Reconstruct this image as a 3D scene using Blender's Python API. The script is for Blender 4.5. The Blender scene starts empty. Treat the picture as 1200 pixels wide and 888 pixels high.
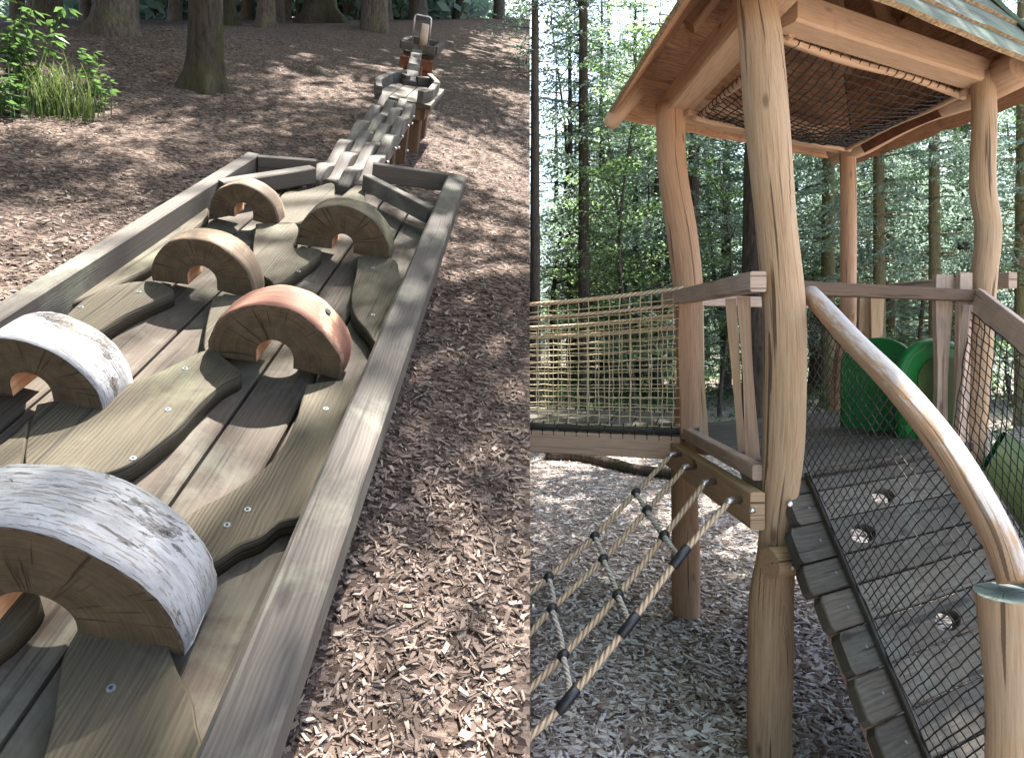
import bpy, math, random
import numpy as np
from mathutils import Vector, noise as mnoise

# ------------------------------------------------------------------ camera, sky, sun, exposure
R = math.radians
FPX, HOR, CAMH = 740.0, 388.0, 1.5           # focal length in photo pixels, horizon row, eye height
scene = bpy.context.scene
col = scene.collection
cam_d = bpy.data.cameras.new('camera'); cam = bpy.data.objects.new('camera', cam_d); col.objects.link(cam)
cam_d.sensor_width = 36; cam_d.lens = 36 * FPX / 1200; cam_d.shift_y = -(444 - HOR) / 1200
cam_d.clip_start = 0.02; cam_d.clip_end = 2000
cam.location = (0, 0, CAMH); cam.rotation_euler = (R(90), 0, 0)
scene.camera = cam

SUN = Vector((0.22, 0.25, 0.94)).normalized()
world = bpy.data.worlds.new('World'); scene.world = world; world.use_nodes = True
wt = world.node_tree; bg = wt.nodes['Background']
sky = wt.nodes.new('ShaderNodeTexSky'); sky.sky_type = 'NISHITA'; sky.sun_disc = False
sky.sun_elevation = math.asin(SUN.z); sky.sun_rotation = math.atan2(SUN.x, SUN.y)
sky.air_density = 0.9; sky.dust_density = 3.0; sky.ozone_density = 0.8
wt.links.new(sky.outputs[0], bg.inputs[0]); bg.inputs[1].default_value = 0.12
sun_d = bpy.data.lights.new('sun', 'SUN'); sun_d.energy = 5.0; sun_d.angle = R(0.53); sun_d.color = (1, .955, .90)
sun = bpy.data.objects.new('sun', sun_d); col.objects.link(sun)
sun.rotation_euler = SUN.to_track_quat('Z', 'Y').to_euler()
scene.view_settings.view_transform = 'Standard'; scene.view_settings.look = 'None'
scene.view_settings.exposure = 3.0; scene.view_settings.gamma = 1
scene.view_settings.use_curve_mapping = False
scene.render.engine = 'CYCLES'
scene.cycles.use_denoising = True
scene.cycles.max_bounces = 8; scene.cycles.transparent_max_bounces = 8
scene.cycles.sample_clamp_indirect = 6

# ------------------------------------------------------------------ pixel helpers
C0 = np.array([0, 0, CAMH])
def ray(px, py): return np.array([(px - 600) / FPX, 1.0, (HOR - py) / FPX])
def at(px, py, Y): return C0 + ray(px, py) * Y
PHI = R(21.4)
SLOPE = math.atan(417 / 740 / (math.cos(PHI) - math.sin(PHI) * 34 / 740))
NA = np.array([math.sin(SLOPE) * math.sin(PHI), -math.sin(SLOPE) * math.cos(PHI), math.cos(SLOPE)])
DA = ray(634, 388 - 417); DA = DA / np.linalg.norm(DA)
EA = np.cross(DA, NA)
HA = 1.3
def wA(a, b, c): return C0 + a * EA + b * DA + (c - HA) * NA          # slope frame -> world
def locA(px, py, c):
    r = ray(px, py); t = (c - HA) / (r @ NA); return (t * (r @ EA), t * (r @ DA))
def pxA(px, py, c): a, b = locA(px, py, c); return wA(a, b, c)
def hill_z(x, y):
    za = CAMH + (-HA - NA[0] * x - NA[1] * y) / NA[2]
    zb = CAMH + 0.50 * y - 0.15
    k = 0.25
    h = np.clip(0.5 + 0.5 * (zb - za) / k, 0, 1)
    return zb * (1 - h) + za * h - k * h * (1 - h)
def hillpt(px, py):
    r = ray(px, py); Y = 0.4
    while Y < 60:
        p = C0 + r * Y
        if p[2] <= hill_z(p[0], p[1]) : return p
        Y += 0.01
    return C0 + r * 60

# ------------------------------------------------------------------ materials
def nodes_of(name):
    m = bpy.data.materials.new(name); m.use_nodes = True
    nt = m.node_tree; b = nt.nodes['Principled BSDF']
    return m, nt, b
def nd(nt, typ, **kw):
    n = nt.nodes.new(typ)
    for k, v in kw.items():
        if k.startswith('i_'): n.inputs[k[2:]].default_value = v
        else: setattr(n, k, v)
    return n
def ramp(nt, fac, stops):
    r = nt.nodes.new('ShaderNodeValToRGB'); e = r.color_ramp.elements
    while len(e) < len(stops): e.new(0.5)
    for el, (p, c) in zip(e, stops):
        el.position = p; el.color = (*c, 1) if len(c) == 3 else c
    nt.links.new(fac, r.inputs[0]); return r.outputs[0]
def mix(nt, fac, a, b, blend='MIX'):
    n = nt.nodes.new('ShaderNodeMix'); n.data_type = 'RGBA'; n.blend_type = blend
    if isinstance(fac, float): n.inputs[0].default_value = fac
    else: nt.links.new(fac, n.inputs[0])
    for s, v in ((6, a), (7, b)):
        if isinstance(v, tuple): n.inputs[s].default_value = (*v, 1)
        else: nt.links.new(v, n.inputs[s])
    return n.outputs[2]
def math_n(nt, op, a, b=None):
    n = nt.nodes.new('ShaderNodeMath'); n.operation = op
    for i, v in enumerate((a, b)):
        if v is None: continue
        if isinstance(v, (int, float)): n.inputs[i].default_value = v
        else: nt.links.new(v, n.inputs[i])
    return n.outputs[0]
def uvrand(nt, amount=37.0):
    tc = nd(nt, 'ShaderNodeUVMap'); tc.uv_map = 'UVMap'
    oi = nd(nt, 'ShaderNodeObjectInfo')
    m = math_n(nt, 'MULTIPLY', oi.outputs['Random'], amount)
    cmb = nd(nt, 'ShaderNodeCombineXYZ'); nt.links.new(m, cmb.inputs[0]); nt.links.new(m, cmb.inputs[1]); nt.links.new(m, cmb.inputs[2])
    add = nd(nt, 'ShaderNodeVectorMath', operation='ADD')
    nt.links.new(tc.outputs[0], add.inputs[0]); nt.links.new(cmb.outputs[0], add.inputs[1])
    return add.outputs[0], oi.outputs['Random']
def scaled(nt, vec, sc):
    m = nd(nt, 'ShaderNodeVectorMath', operation='MULTIPLY'); nt.links.new(vec, m.inputs[0]); m.inputs[1].default_value = sc
    return m.outputs[0]
def tex_noise(nt, vec, scale=1.0, detail=5, rough=.6, dist=0.0):
    n = nd(nt, 'ShaderNodeTexNoise'); n.inputs['Scale'].default_value = scale; n.inputs['Detail'].default_value = detail
    n.inputs['Roughness'].default_value = rough; n.inputs['Distortion'].default_value = dist
    nt.links.new(vec, n.inputs['Vector']); return n.outputs[0]
def bump(nt, bsdf, h, strength=.4, dist=.005):
    b = nd(nt, 'ShaderNodeBump'); b.inputs['Strength'].default_value = strength; b.inputs['Distance'].default_value = dist
    nt.links.new(h, b.inputs['Height']); nt.links.new(b.outputs[0], bsdf.inputs['Normal'])

def wood(name, dark, midc, light, rings=7.0, ring_amt=.45, stain=None, stain_lo=.5, stain_scale=6, rough=.78, bstr=.35, crack=0.0, spread=.25, bleach=None, top_bleach=None):
    m, nt, b = nodes_of(name)
    vec, rnd = uvrand(nt)
    warp = tex_noise(nt, scaled(nt, vec, (1.6, 6, 1)), 1, 3)
    fine = tex_noise(nt, scaled(nt, vec, (7, 190, 1)), 1, 4, .65)
    w = nd(nt, 'ShaderNodeTexWave'); w.wave_type = 'BANDS'; w.bands_direction = 'Y'; w.wave_profile = 'SIN'
    w.inputs['Scale'].default_value = rings * 1.7; w.inputs['Distortion'].default_value = 9.0; w.inputs['Detail'].default_value = 1.5
    w.inputs['Detail Scale'].default_value = .6
    nt.links.new(scaled(nt, vec, (.8, 2.6, 1)), w.inputs['Vector'])
    wob = tex_noise(nt, scaled(nt, vec, (2.2, 9, 1)), 1, 4)
    ra = math_n(nt, 'MULTIPLY', ramp(nt, wob, [(.35, (.15, .15, .15)), (.65, (1, 1, 1))]), ring_amt)
    soft = ramp(nt, w.outputs['Color'], [(0, (.28, .28, .28)), (1, (.72, .72, .72))])
    grain = mix(nt, ra, fine, soft)
    c = ramp(nt, grain, [(.22, dark), (.5, midc), (.8, light)])
    tc = nd(nt, 'ShaderNodeTexCoord')
    big = tex_noise(nt, tc.outputs['Object'], stain_scale, 6, .65, .4)
    if stain is not None:
        f = ramp(nt, big, [(stain_lo, (0, 0, 0)), (stain_lo + .16, (1, 1, 1))])
        fm = math_n(nt, 'MULTIPLY', f, .75)
        c = mix(nt, fm, c, mix(nt, .55, c, stain))
    if bleach is not None:
        big2 = tex_noise(nt, scaled(nt, vec, (3, 14, 1)), 1, 6, .7)
        f2 = ramp(nt, big2, [(.5, (0, 0, 0)), (.68, (1, 1, 1))])
        c = mix(nt, math_n(nt, 'MULTIPLY', f2, .6), c, bleach)
    if top_bleach is not None:
        gm = nd(nt, 'ShaderNodeNewGeometry'); sx = nd(nt, 'ShaderNodeSeparateXYZ'); nt.links.new(gm.outputs['Normal'], sx.inputs[0])
        up_ = math_n(nt, 'ADD', math_n(nt, 'ADD', math_n(nt, 'MULTIPLY', sx.outputs[2], .8), math_n(nt, 'MULTIPLY', sx.outputs[0], .25)), math_n(nt, 'MULTIPLY', math_n(nt, 'SUBTRACT', tex_noise(nt, scaled(nt, vec, (16, 70, 1)), 1, 6, .75), .5), 2.6))
        f3 = ramp(nt, up_, [(.15, (0, 0, 0)), (.55, (1, 1, 1))])
        c = mix(nt, math_n(nt, 'MULTIPLY', f3, .8), c, top_bleach)
    if crack > 0:
        cr = tex_noise(nt, scaled(nt, vec, (1.5, 48, 1)), 1, 2.5, .55, .25)
        cf = ramp(nt, cr, [(.335, (1, 1, 1)), (.375, (0, 0, 0))])
        c = mix(nt, math_n(nt, 'MULTIPLY', cf, crack), c, tuple(x * .3 for x in dark))
    # little knots
    vo = nd(nt, 'ShaderNodeTexVoronoi'); vo.inputs['Scale'].default_value = 1.0
    nt.links.new(scaled(nt, vec, (3.4, 9, 1)), vo.inputs['Vector'])
    kf = ramp(nt, vo.outputs['Distance'], [(.05, (1, 1, 1)), (.12, (0, 0, 0))])
    c = mix(nt, math_n(nt, 'MULTIPLY', kf, .7), c, tuple(x * .45 for x in dark))
    hs = nd(nt, 'ShaderNodeHueSaturation')
    v = math_n(nt, 'ADD', math_n(nt, 'MULTIPLY', rnd, spread * 2), 1 - spread)
    nt.links.new(v, hs.inputs['Value']); nt.links.new(c, hs.inputs['Color'])
    nt.links.new(hs.outputs[0], b.inputs['Base Color'])
    b.inputs['Roughness'].default_value = rough; b.inputs['Specular IOR Level'].default_value = .25
    bump(nt, b, grain, bstr * .9, .003)
    return m

def simple(name, c1, c2, scale=8, rough=.7, metal=0.0, bstr=0.0, spec=.3):
    m, nt, b = nodes_of(name)
    tc = nd(nt, 'ShaderNodeTexCoord')
    n = tex_noise(nt, tc.outputs['Object'], scale, 6, .6)
    nt.links.new(ramp(nt, n, [(.32, c1), (.68, c2)]), b.inputs['Base Color'])
    b.inputs['Roughness'].default_value = rough; b.inputs['Metallic'].default_value = metal
    b.inputs['Specular IOR Level'].default_value = spec
    if bstr: bump(nt, b, n, bstr, .01)
    return m

def endgrain(name, dark, light, crackc):
    m, nt, b = nodes_of(name)
    vec, rnd = uvrand(nt, 11.0)                 # u = angle, v = radius (m)
    spokes = tex_noise(nt, scaled(nt, vec, (16, 5, 1)), 1, 3, .6)
    ringsn = tex_noise(nt, scaled(nt, vec, (.9, 240, 1)), 1, 2, .6)
    blot = tex_noise(nt, scaled(nt, vec, (2.5, 22, 1)), 1, 5, .6)
    c = ramp(nt, mix(nt, .35, blot, ringsn), [(.3, dark), (.7, light)])
    cf = ramp(nt, spokes, [(.37, (1, 1, 1)), (.42, (0, 0, 0))])
    c = mix(nt, math_n(nt, 'MULTIPLY', cf, .85), c, crackc)
    nt.links.new(c, b.inputs['Base Color']); b.inputs['Roughness'].default_value = .85
    b.inputs['Specular IOR Level'].default_value = .15
    bump(nt, b, math_n(nt, 'SUBTRACT', mix(nt, .5, spokes, ringsn), cf), .35, .004)
    return m

def birch(name, dark_amt=.5):
    m, nt, b = nodes_of(name)
    vec, rnd = uvrand(nt, 9.0)                  # u along the circumference, v along the axis
    base = ramp(nt, tex_noise(nt, scaled(nt, vec, (9, 40, 1)), 1, 7, .75), [(.3, (.15, .145, .138)), (.5, (.25, .246, .24)), (.68, (.34, .336, .33))])
    dash = tex_noise(nt, scaled(nt, vec, (26, 330, 1)), 1, 2, .5)
    f = ramp(nt, dash, [(.37, (1, 1, 1)), (.40, (0, 0, 0))])
    dash2 = tex_noise(nt, scaled(nt, vec, (12, 120, 1)), 1, 3, .6, .3)
    f2 = ramp(nt, dash2, [(.31, (1, 1, 1)), (.35, (0, 0, 0))])
    c = mix(nt, math_n(nt, 'MULTIPLY', f, .65), base, (.17, .13, .10))
    c = mix(nt, math_n(nt, 'MULTIPLY', f2, .85), c, (.075, .06, .05))
    rough_n = tex_noise(nt, scaled(nt, vec, (70, 90, 1)), 1, 7, .8)
    patch = tex_noise(nt, scaled(nt, vec, (7, 12, 1)), 1, 6, .72, .6)
    pf = ramp(nt, patch, [(.64 - .13 * dark_amt, (0, 0, 0)), (.69 - .13 * dark_amt, (1, 1, 1))])
    dk = ramp(nt, rough_n, [(.36, (.02, .017, .014)), (.62, (.26, .23, .20))])
    c = mix(nt, pf, c, dk)
    nt.links.new(c, b.inputs['Base Color']); b.inputs['Roughness'].default_value = .7
    b.inputs['Specular IOR Level'].default_value = .25
    h = math_n(nt, 'SUBTRACT', math_n(nt, 'ADD', math_n(nt, 'MULTIPLY', rough_n, math_n(nt, 'ADD', math_n(nt, 'MULTIPLY', pf, 1.2), .12)), math_n(nt, 'MULTIPLY', patch, .4)), math_n(nt, 'MULTIPLY', math_n(nt, 'ADD', f, f2), .25))
    bump(nt, b, h, .9, .008)
    return m

def islands(name, stops, rough=.85, trans=0.0, tcol=None, hue=0.0, spec=.2):
    m, nt, b = nodes_of(name)
    g = nd(nt, 'ShaderNodeNewGeometry')
    c = ramp(nt, g.outputs['Random Per Island'], stops)
    oi = nd(nt, 'ShaderNodeObjectInfo')
    hs = nd(nt, 'ShaderNodeHueSaturation')
    nt.links.new(c, hs.inputs['Color'])
    nt.links.new(math_n(nt, 'ADD', math_n(nt, 'MULTIPLY', oi.outputs['Random'], hue), .5 - hue / 2), hs.inputs['Hue'])
    nt.links.new(hs.outputs[0], b.inputs['Base Color'])
    b.inputs['Roughness'].default_value = rough; b.inputs['Specular IOR Level'].default_value = spec
    if trans > 0:
        tr = nd(nt, 'ShaderNodeBsdfTranslucent')
        nt.links.new(mix(nt, .5, hs.outputs[0], tcol), tr.inputs[0])
        ms = nd(nt, 'ShaderNodeMixShader'); ms.inputs[0].default_value = trans
        nt.links.new(b.outputs[0], ms.inputs[1]); nt.links.new(tr.outputs[0], ms.inputs[2])
        nt.links.new(ms.outputs[0], nt.nodes['Material Output'].inputs['Surface'])
    return m

def bark(name, dark, light, moss, moss_lo=.5):
    m, nt, b = nodes_of(name)
    tc = nd(nt, 'ShaderNodeTexCoord')
    n = tex_noise(nt, scaled(nt, tc.outputs['Object'], (38, 38, 7)), 1, 6, .7)
    c = ramp(nt, n, [(.34, dark), (.66, light)])
    n2 = tex_noise(nt, tc.outputs['Object'], 2.6, 5, .65)
    mf = ramp(nt, n2, [(moss_lo, (0, 0, 0)), (moss_lo + .14, (1, 1, 1))])
    c = mix(nt, math_n(nt, 'MULTIPLY', mf, .75), c, mix(nt, .5, moss, c))
    nt.links.new(c, b.inputs['Base Color']); b.inputs['Roughness'].default_value = .9
    b.inputs['Specular IOR Level'].default_value = .15
    bump(nt, b, n, .8, .02)
    return m

def groundmat(name, c1, c2, c3, scale=60):
    m, nt, b = nodes_of(name)
    tc = nd(nt, 'ShaderNodeTexCoord')
    n = tex_noise(nt, tc.outputs['Object'], scale, 8, .75)
    n2 = tex_noise(nt, tc.outputs['Object'], .9, 5, .6)
    va = nd(nt, 'ShaderNodeTexVoronoi'); va.inputs['Scale'].default_value = 1
    mp = nd(nt, 'ShaderNodeMapping'); mp.inputs['Rotation'].default_value = (0, 0, .6); mp.inputs['Scale'].default_value = (34, 95, 40); nt.links.new(tc.outputs['Object'], mp.inputs[0]); nt.links.new(mp.outputs[0], va.inputs['Vector'])
    vb = nd(nt, 'ShaderNodeTexVoronoi'); vb.inputs['Scale'].default_value = 1
    mp2 = nd(nt, 'ShaderNodeMapping'); mp2.inputs['Rotation'].default_value = (0, 0, -.8); mp2.inputs['Scale'].default_value = (30, 80, 40); nt.links.new(tc.outputs['Object'], mp2.inputs[0]); nt.links.new(mp2.outputs[0], vb.inputs['Vector'])
    sel = ramp(nt, tex_noise(nt, tc.outputs['Object'], 22, 2), [(.48, (0, 0, 0)), (.52, (1, 1, 1))])
    cells = mix(nt, sel, va.outputs['Color'], vb.outputs['Color'])
    sepc = nd(nt, 'ShaderNodeSeparateColor'); nt.links.new(cells, sepc.inputs[0])
    n = mix(nt, .65, n, sepc.outputs[0])
    c = ramp(nt, n, [(.25, c1), (.5, c2), (.78, c3)])
    hs = nd(nt, 'ShaderNodeHueSaturation'); nt.links.new(c, hs.inputs['Color'])
    nt.links.new(math_n(nt, 'ADD', math_n(nt, 'MULTIPLY', n2, .7), .65), hs.inputs['Value'])
    nt.links.new(hs.outputs[0], b.inputs['Base Color'])
    b.inputs['Roughness'].default_value = .95; b.inputs['Specular IOR Level'].default_value = .1
    bump(nt, b, n, 1.0, .03)
    return m

M = {}
M['rail'] = wood('weathered_rail', (0.038, 0.031, 0.026), (0.065, 0.056, 0.047), (0.091, 0.080, 0.070), rings=9, ring_amt=.55, stain=(.20, .21, .15), stain_lo=.52, stain_scale=4, crack=.5, spread=.08)
M['plate'] = wood('green_weathered_board', (0.023, 0.018, 0.011), (0.048, 0.039, 0.024), (0.072, 0.060, 0.039), rings=9, ring_amt=.75, stain=(.11, .115, .07), stain_lo=.54, stain_scale=6, crack=.6, spread=.1, bstr=.8)
M['base'] = wood('grey_floor_board', (0.027, 0.021, 0.016), (0.053, 0.041, 0.030), (0.077, 0.062, 0.047), rings=5, ring_amt=.35, stain=(.13, .13, .10), stain_lo=.5, crack=.5, spread=.12)
M['brownboard'] = wood('brown_board', (.15, .085, .05), (.27, .165, .095), (.38, .26, .16), rings=9, ring_amt=.5, spread=.1)
M['holewood'] = wood('fresh_wood', (.30, .15, .08), (.45, .25, .14), (.55, .33, .2), spread=.1)
M['larch'] = wood('peeled_log', (0.211, 0.131, 0.073), (0.379, 0.254, 0.145), (0.466, 0.349, 0.231), rings=3.5, ring_amt=.14, stain=(.36, .29, .215), stain_lo=.50, stain_scale=3.4, crack=.85, spread=.05, bstr=.9)
M['larch_orange'] = wood('orange_peeled_log', (0.254, 0.142, 0.079), (0.408, 0.248, 0.144), (0.492, 0.325, 0.204), rings=3.5, ring_amt=.14, stain=(.36, .17, .08), stain_lo=.55, stain_scale=4, crack=.7, spread=.05, bstr=.9)
M['larch_beam'] = wood('pale_sawn_beam', (0.342, 0.221, 0.138), (0.496, 0.338, 0.222), (0.581, 0.423, 0.298), rings=4, ring_amt=.18, stain=(.30, .14, .07), stain_lo=.62, stain_scale=5, crack=.3, spread=.07)
M['larch_grey'] = wood('greying_sawn_board', (0.241, 0.167, 0.121), (0.425, 0.310, 0.230), (0.552, 0.425, 0.328), rings=5, ring_amt=.35, stain=(.22, .20, .17), stain_lo=.46, stain_scale=6, crack=.6, spread=.1)
M['greylog'] = wood('silver_log', (0.225, 0.135, 0.077), (0.387, 0.243, 0.140), (0.486, 0.324, 0.198), rings=4, ring_amt=.12, crack=.7, bstr=.7, spread=.05, top_bleach=(.47, .455, .44))
M['deck'] = wood('dark_deck_board', (0.028, 0.024, 0.018), (0.058, 0.051, 0.038), (0.101, 0.087, 0.066), rings=6, ring_amt=.4, stain=(.09, .11, .09), stain_lo=.5, crack=.8, spread=.3, bstr=.8)
M['darkbar'] = wood('dark_brown_bar', (0.050, 0.030, 0.017), (0.094, 0.058, 0.033), (0.132, 0.088, 0.055), rings=6, ring_amt=.4, crack=.6, spread=.08)
M['roofunder'] = wood('rough_roof_board', (0.168, 0.084, 0.047), (0.378, 0.210, 0.121), (0.546, 0.347, 0.210), rings=4, ring_amt=.18, stain=(.07, .035, .02), stain_lo=.5, stain_scale=7, spread=.2, bstr=.8)
M['rooftop'] = wood('lichen_roof_board', (0.037, 0.045, 0.034), (0.074, 0.087, 0.069), (0.116, 0.129, 0.108), rings=5, ring_amt=.3, stain=(.09, .16, .09), stain_lo=.45, stain_scale=5, crack=.5, spread=.1, bstr=.7, rough=.95)
M['roofedge'] = simple('frayed_board_edge', (.16, .10, .05), (.42, .31, .18), 60, .95, 0, .8)
M['end'] = endgrain('log_end_grain', (.037, .026, .015), (.092, .068, .040), (.022, .016, .01))
M['stump_top'] = endgrain('mossy_log_top', (.10, .13, .11), (.20, .24, .21), (.03, .04, .035))
M['barkedge'] = simple('dark_bark_edge', (.025, .018, .012), (.10, .075, .05), 70, .9)
M['birch'] = birch('birch_bark', .35)
M['birch_dark'] = birch('birch_bark_rough', .95)
M['redlog'] = wood('reddish_debarked_log', (0.081, 0.033, 0.021), (0.128, 0.059, 0.039), (0.161, 0.092, 0.059), rings=3, ring_amt=.2, stain=(.50, .40, .24), stain_lo=.52, stain_scale=9, spread=.03, crack=.3)
M['tanlog'] = wood('tan_debarked_log', (0.057, 0.038, 0.024), (0.084, 0.061, 0.040), (0.110, 0.084, 0.058), rings=3, ring_amt=.2, stain=(.40, .27, .18), stain_lo=.5, stain_scale=9, spread=.06, crack=.4)
M['olivelog'] = wood('olive_debarked_log', (0.044, 0.035, 0.022), (0.068, 0.058, 0.037), (0.091, 0.078, 0.053), rings=3, ring_amt=.2, stain=(.2, .2, .11), stain_lo=.5, stain_scale=9, spread=.06, crack=.4)
M['screw'] = simple('zinc_screw', (.10, .12, .13), (.20, .22, .235), 200, .5, .6)
M['dullscrew'] = simple('dull_screw', (.08, .10, .105), (.16, .19, .20), 200, .6, .3)
M['socket_shade_knot'] = simple('socket_shade_black', (.01, .01, .01), (.02, .02, .02), 50, .8)  # near-black: paints the shade in screw sockets, and the knot's own colour
M['steel'] = simple('brushed_steel', (.50, .50, .50), (.66, .66, .65), 90, .32, 1.0)
def ropemat(name, c1, c2):
    m, nt, b = nodes_of(name)
    tc = nd(nt, 'ShaderNodeUVMap'); tc.uv_map = 'UVMap'
    w = nd(nt, 'ShaderNodeTexWave'); w.wave_type = 'BANDS'; w.bands_direction = 'DIAGONAL'; w.inputs['Scale'].default_value = 22; w.inputs['Distortion'].default_value = .6
    nt.links.new(scaled(nt, tc.outputs[0], (1, 1.4, 0)), w.inputs['Vector'])
    nt.links.new(ramp(nt, w.outputs['Color'], [(.1, c1), (.6, c2)]), b.inputs['Base Color']); b.inputs['Roughness'].default_value = .85
    bump(nt, b, w.outputs['Color'], .8, .004)
    return m
M['rope'] = ropemat('beige_rope', (.34, .235, .135), (.62, .47, .31))
M['rope_grey'] = ropemat('grey_rope', (.34, .30, .25), (.60, .55, .48))
M['netcord'] = simple('straw_net_cord', (.42, .34, .19), (.66, .56, .36), 80, .8)
M['blackcord'] = simple('black_net_cord', (.012, .012, .012), (.03, .03, .03), 80, .6)
M['litcord'] = simple('lit_black_net_cord', (.012, .012, .011), (.05, .046, .036), 9, .6)  # black cord; its warm lit tone is put into the colour
M['blackplastic'] = simple('black_plastic', (.012, .013, .014), (.025, .025, .027), 30, .38, 0, 0, .5)
M['greenplastic'] = simple('green_slide_plastic', (.006, .10, .018), (.010, .14, .028), 7, .4, 0, 0, .3)
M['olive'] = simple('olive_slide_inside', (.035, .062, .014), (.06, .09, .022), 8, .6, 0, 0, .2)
M['hoop'] = simple('galvanised_hoop', (.5, .5, .5), (.65, .65, .65), 60, .35, .9)
M['rust'] = simple('rust_red_wood', (.10, .036, .018), (.19, .07, .035), 18, .9, 0, .6)
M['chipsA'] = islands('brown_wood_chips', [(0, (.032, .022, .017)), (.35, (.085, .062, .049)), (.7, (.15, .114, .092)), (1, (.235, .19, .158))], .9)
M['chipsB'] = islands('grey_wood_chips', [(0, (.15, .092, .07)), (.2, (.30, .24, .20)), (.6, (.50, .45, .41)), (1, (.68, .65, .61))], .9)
M['needles'] = islands('spruce_needles', [(0, (.05, .09, .07)), (.4, (.105, .16, .125)), (.75, (.16, .22, .18)), (1, (.25, .31, .26))], .38, .55, (.38, .52, .40), .03)
M['leaf'] = islands('beech_leaves', [(0, (.05, .10, .04)), (.6, (.09, .16, .065)), (1, (.16, .225, .10))], .45, .55, (.30, .46, .18), .03)
M['weed'] = islands('plant_leaves', [(0, (.025, .06, .026)), (.6, (.04, .085, .036)), (1, (.075, .125, .052))], .5, .3, (.2, .35, .08), .02)
M['grassm'] = islands('grass_blades', [(0, (.02, .042, .01)), (.6, (.04, .07, .016)), (1, (.095, .11, .04))], .5, .3, (.2, .28, .07), .02)
M['bark'] = bark('spruce_bark', (.03, .024, .02), (.105, .083, .066), (.09, .10, .04), .52)
M['barkmoss'] = bark('mossy_bark', (.016, .012, .009), (.055, .042, .03), (.04, .046, .012), .44)
M['barkyellow'] = bark('lichen_yellow_bark', (.08, .065, .04), (.21, .175, .105), (.16, .16, .06), .45)
M['twig'] = simple('dead_twigs', (.09, .075, .06), (.22, .19, .16), 20, .9)
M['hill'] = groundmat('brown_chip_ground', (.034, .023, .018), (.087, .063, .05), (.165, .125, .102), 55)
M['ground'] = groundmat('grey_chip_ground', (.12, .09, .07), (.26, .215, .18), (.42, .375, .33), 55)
M['skin'] = simple('skin', (.50, .30, .22), (.58, .37, .28), 12, .6)
M['pink'] = simple('pink_cloth', (.42, .16, .24), (.52, .22, .31), 12, .8)
M['darkcloth'] = simple('dark_cloth', (.015, .015, .02), (.03, .03, .04), 12, .8)
M['whitecloth'] = simple('white_shoe', (.6, .6, .6), (.75, .75, .75), 12, .7)
M['hair'] = simple('brown_hair', (.04, .025, .015), (.08, .05, .03), 30, .6)

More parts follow.
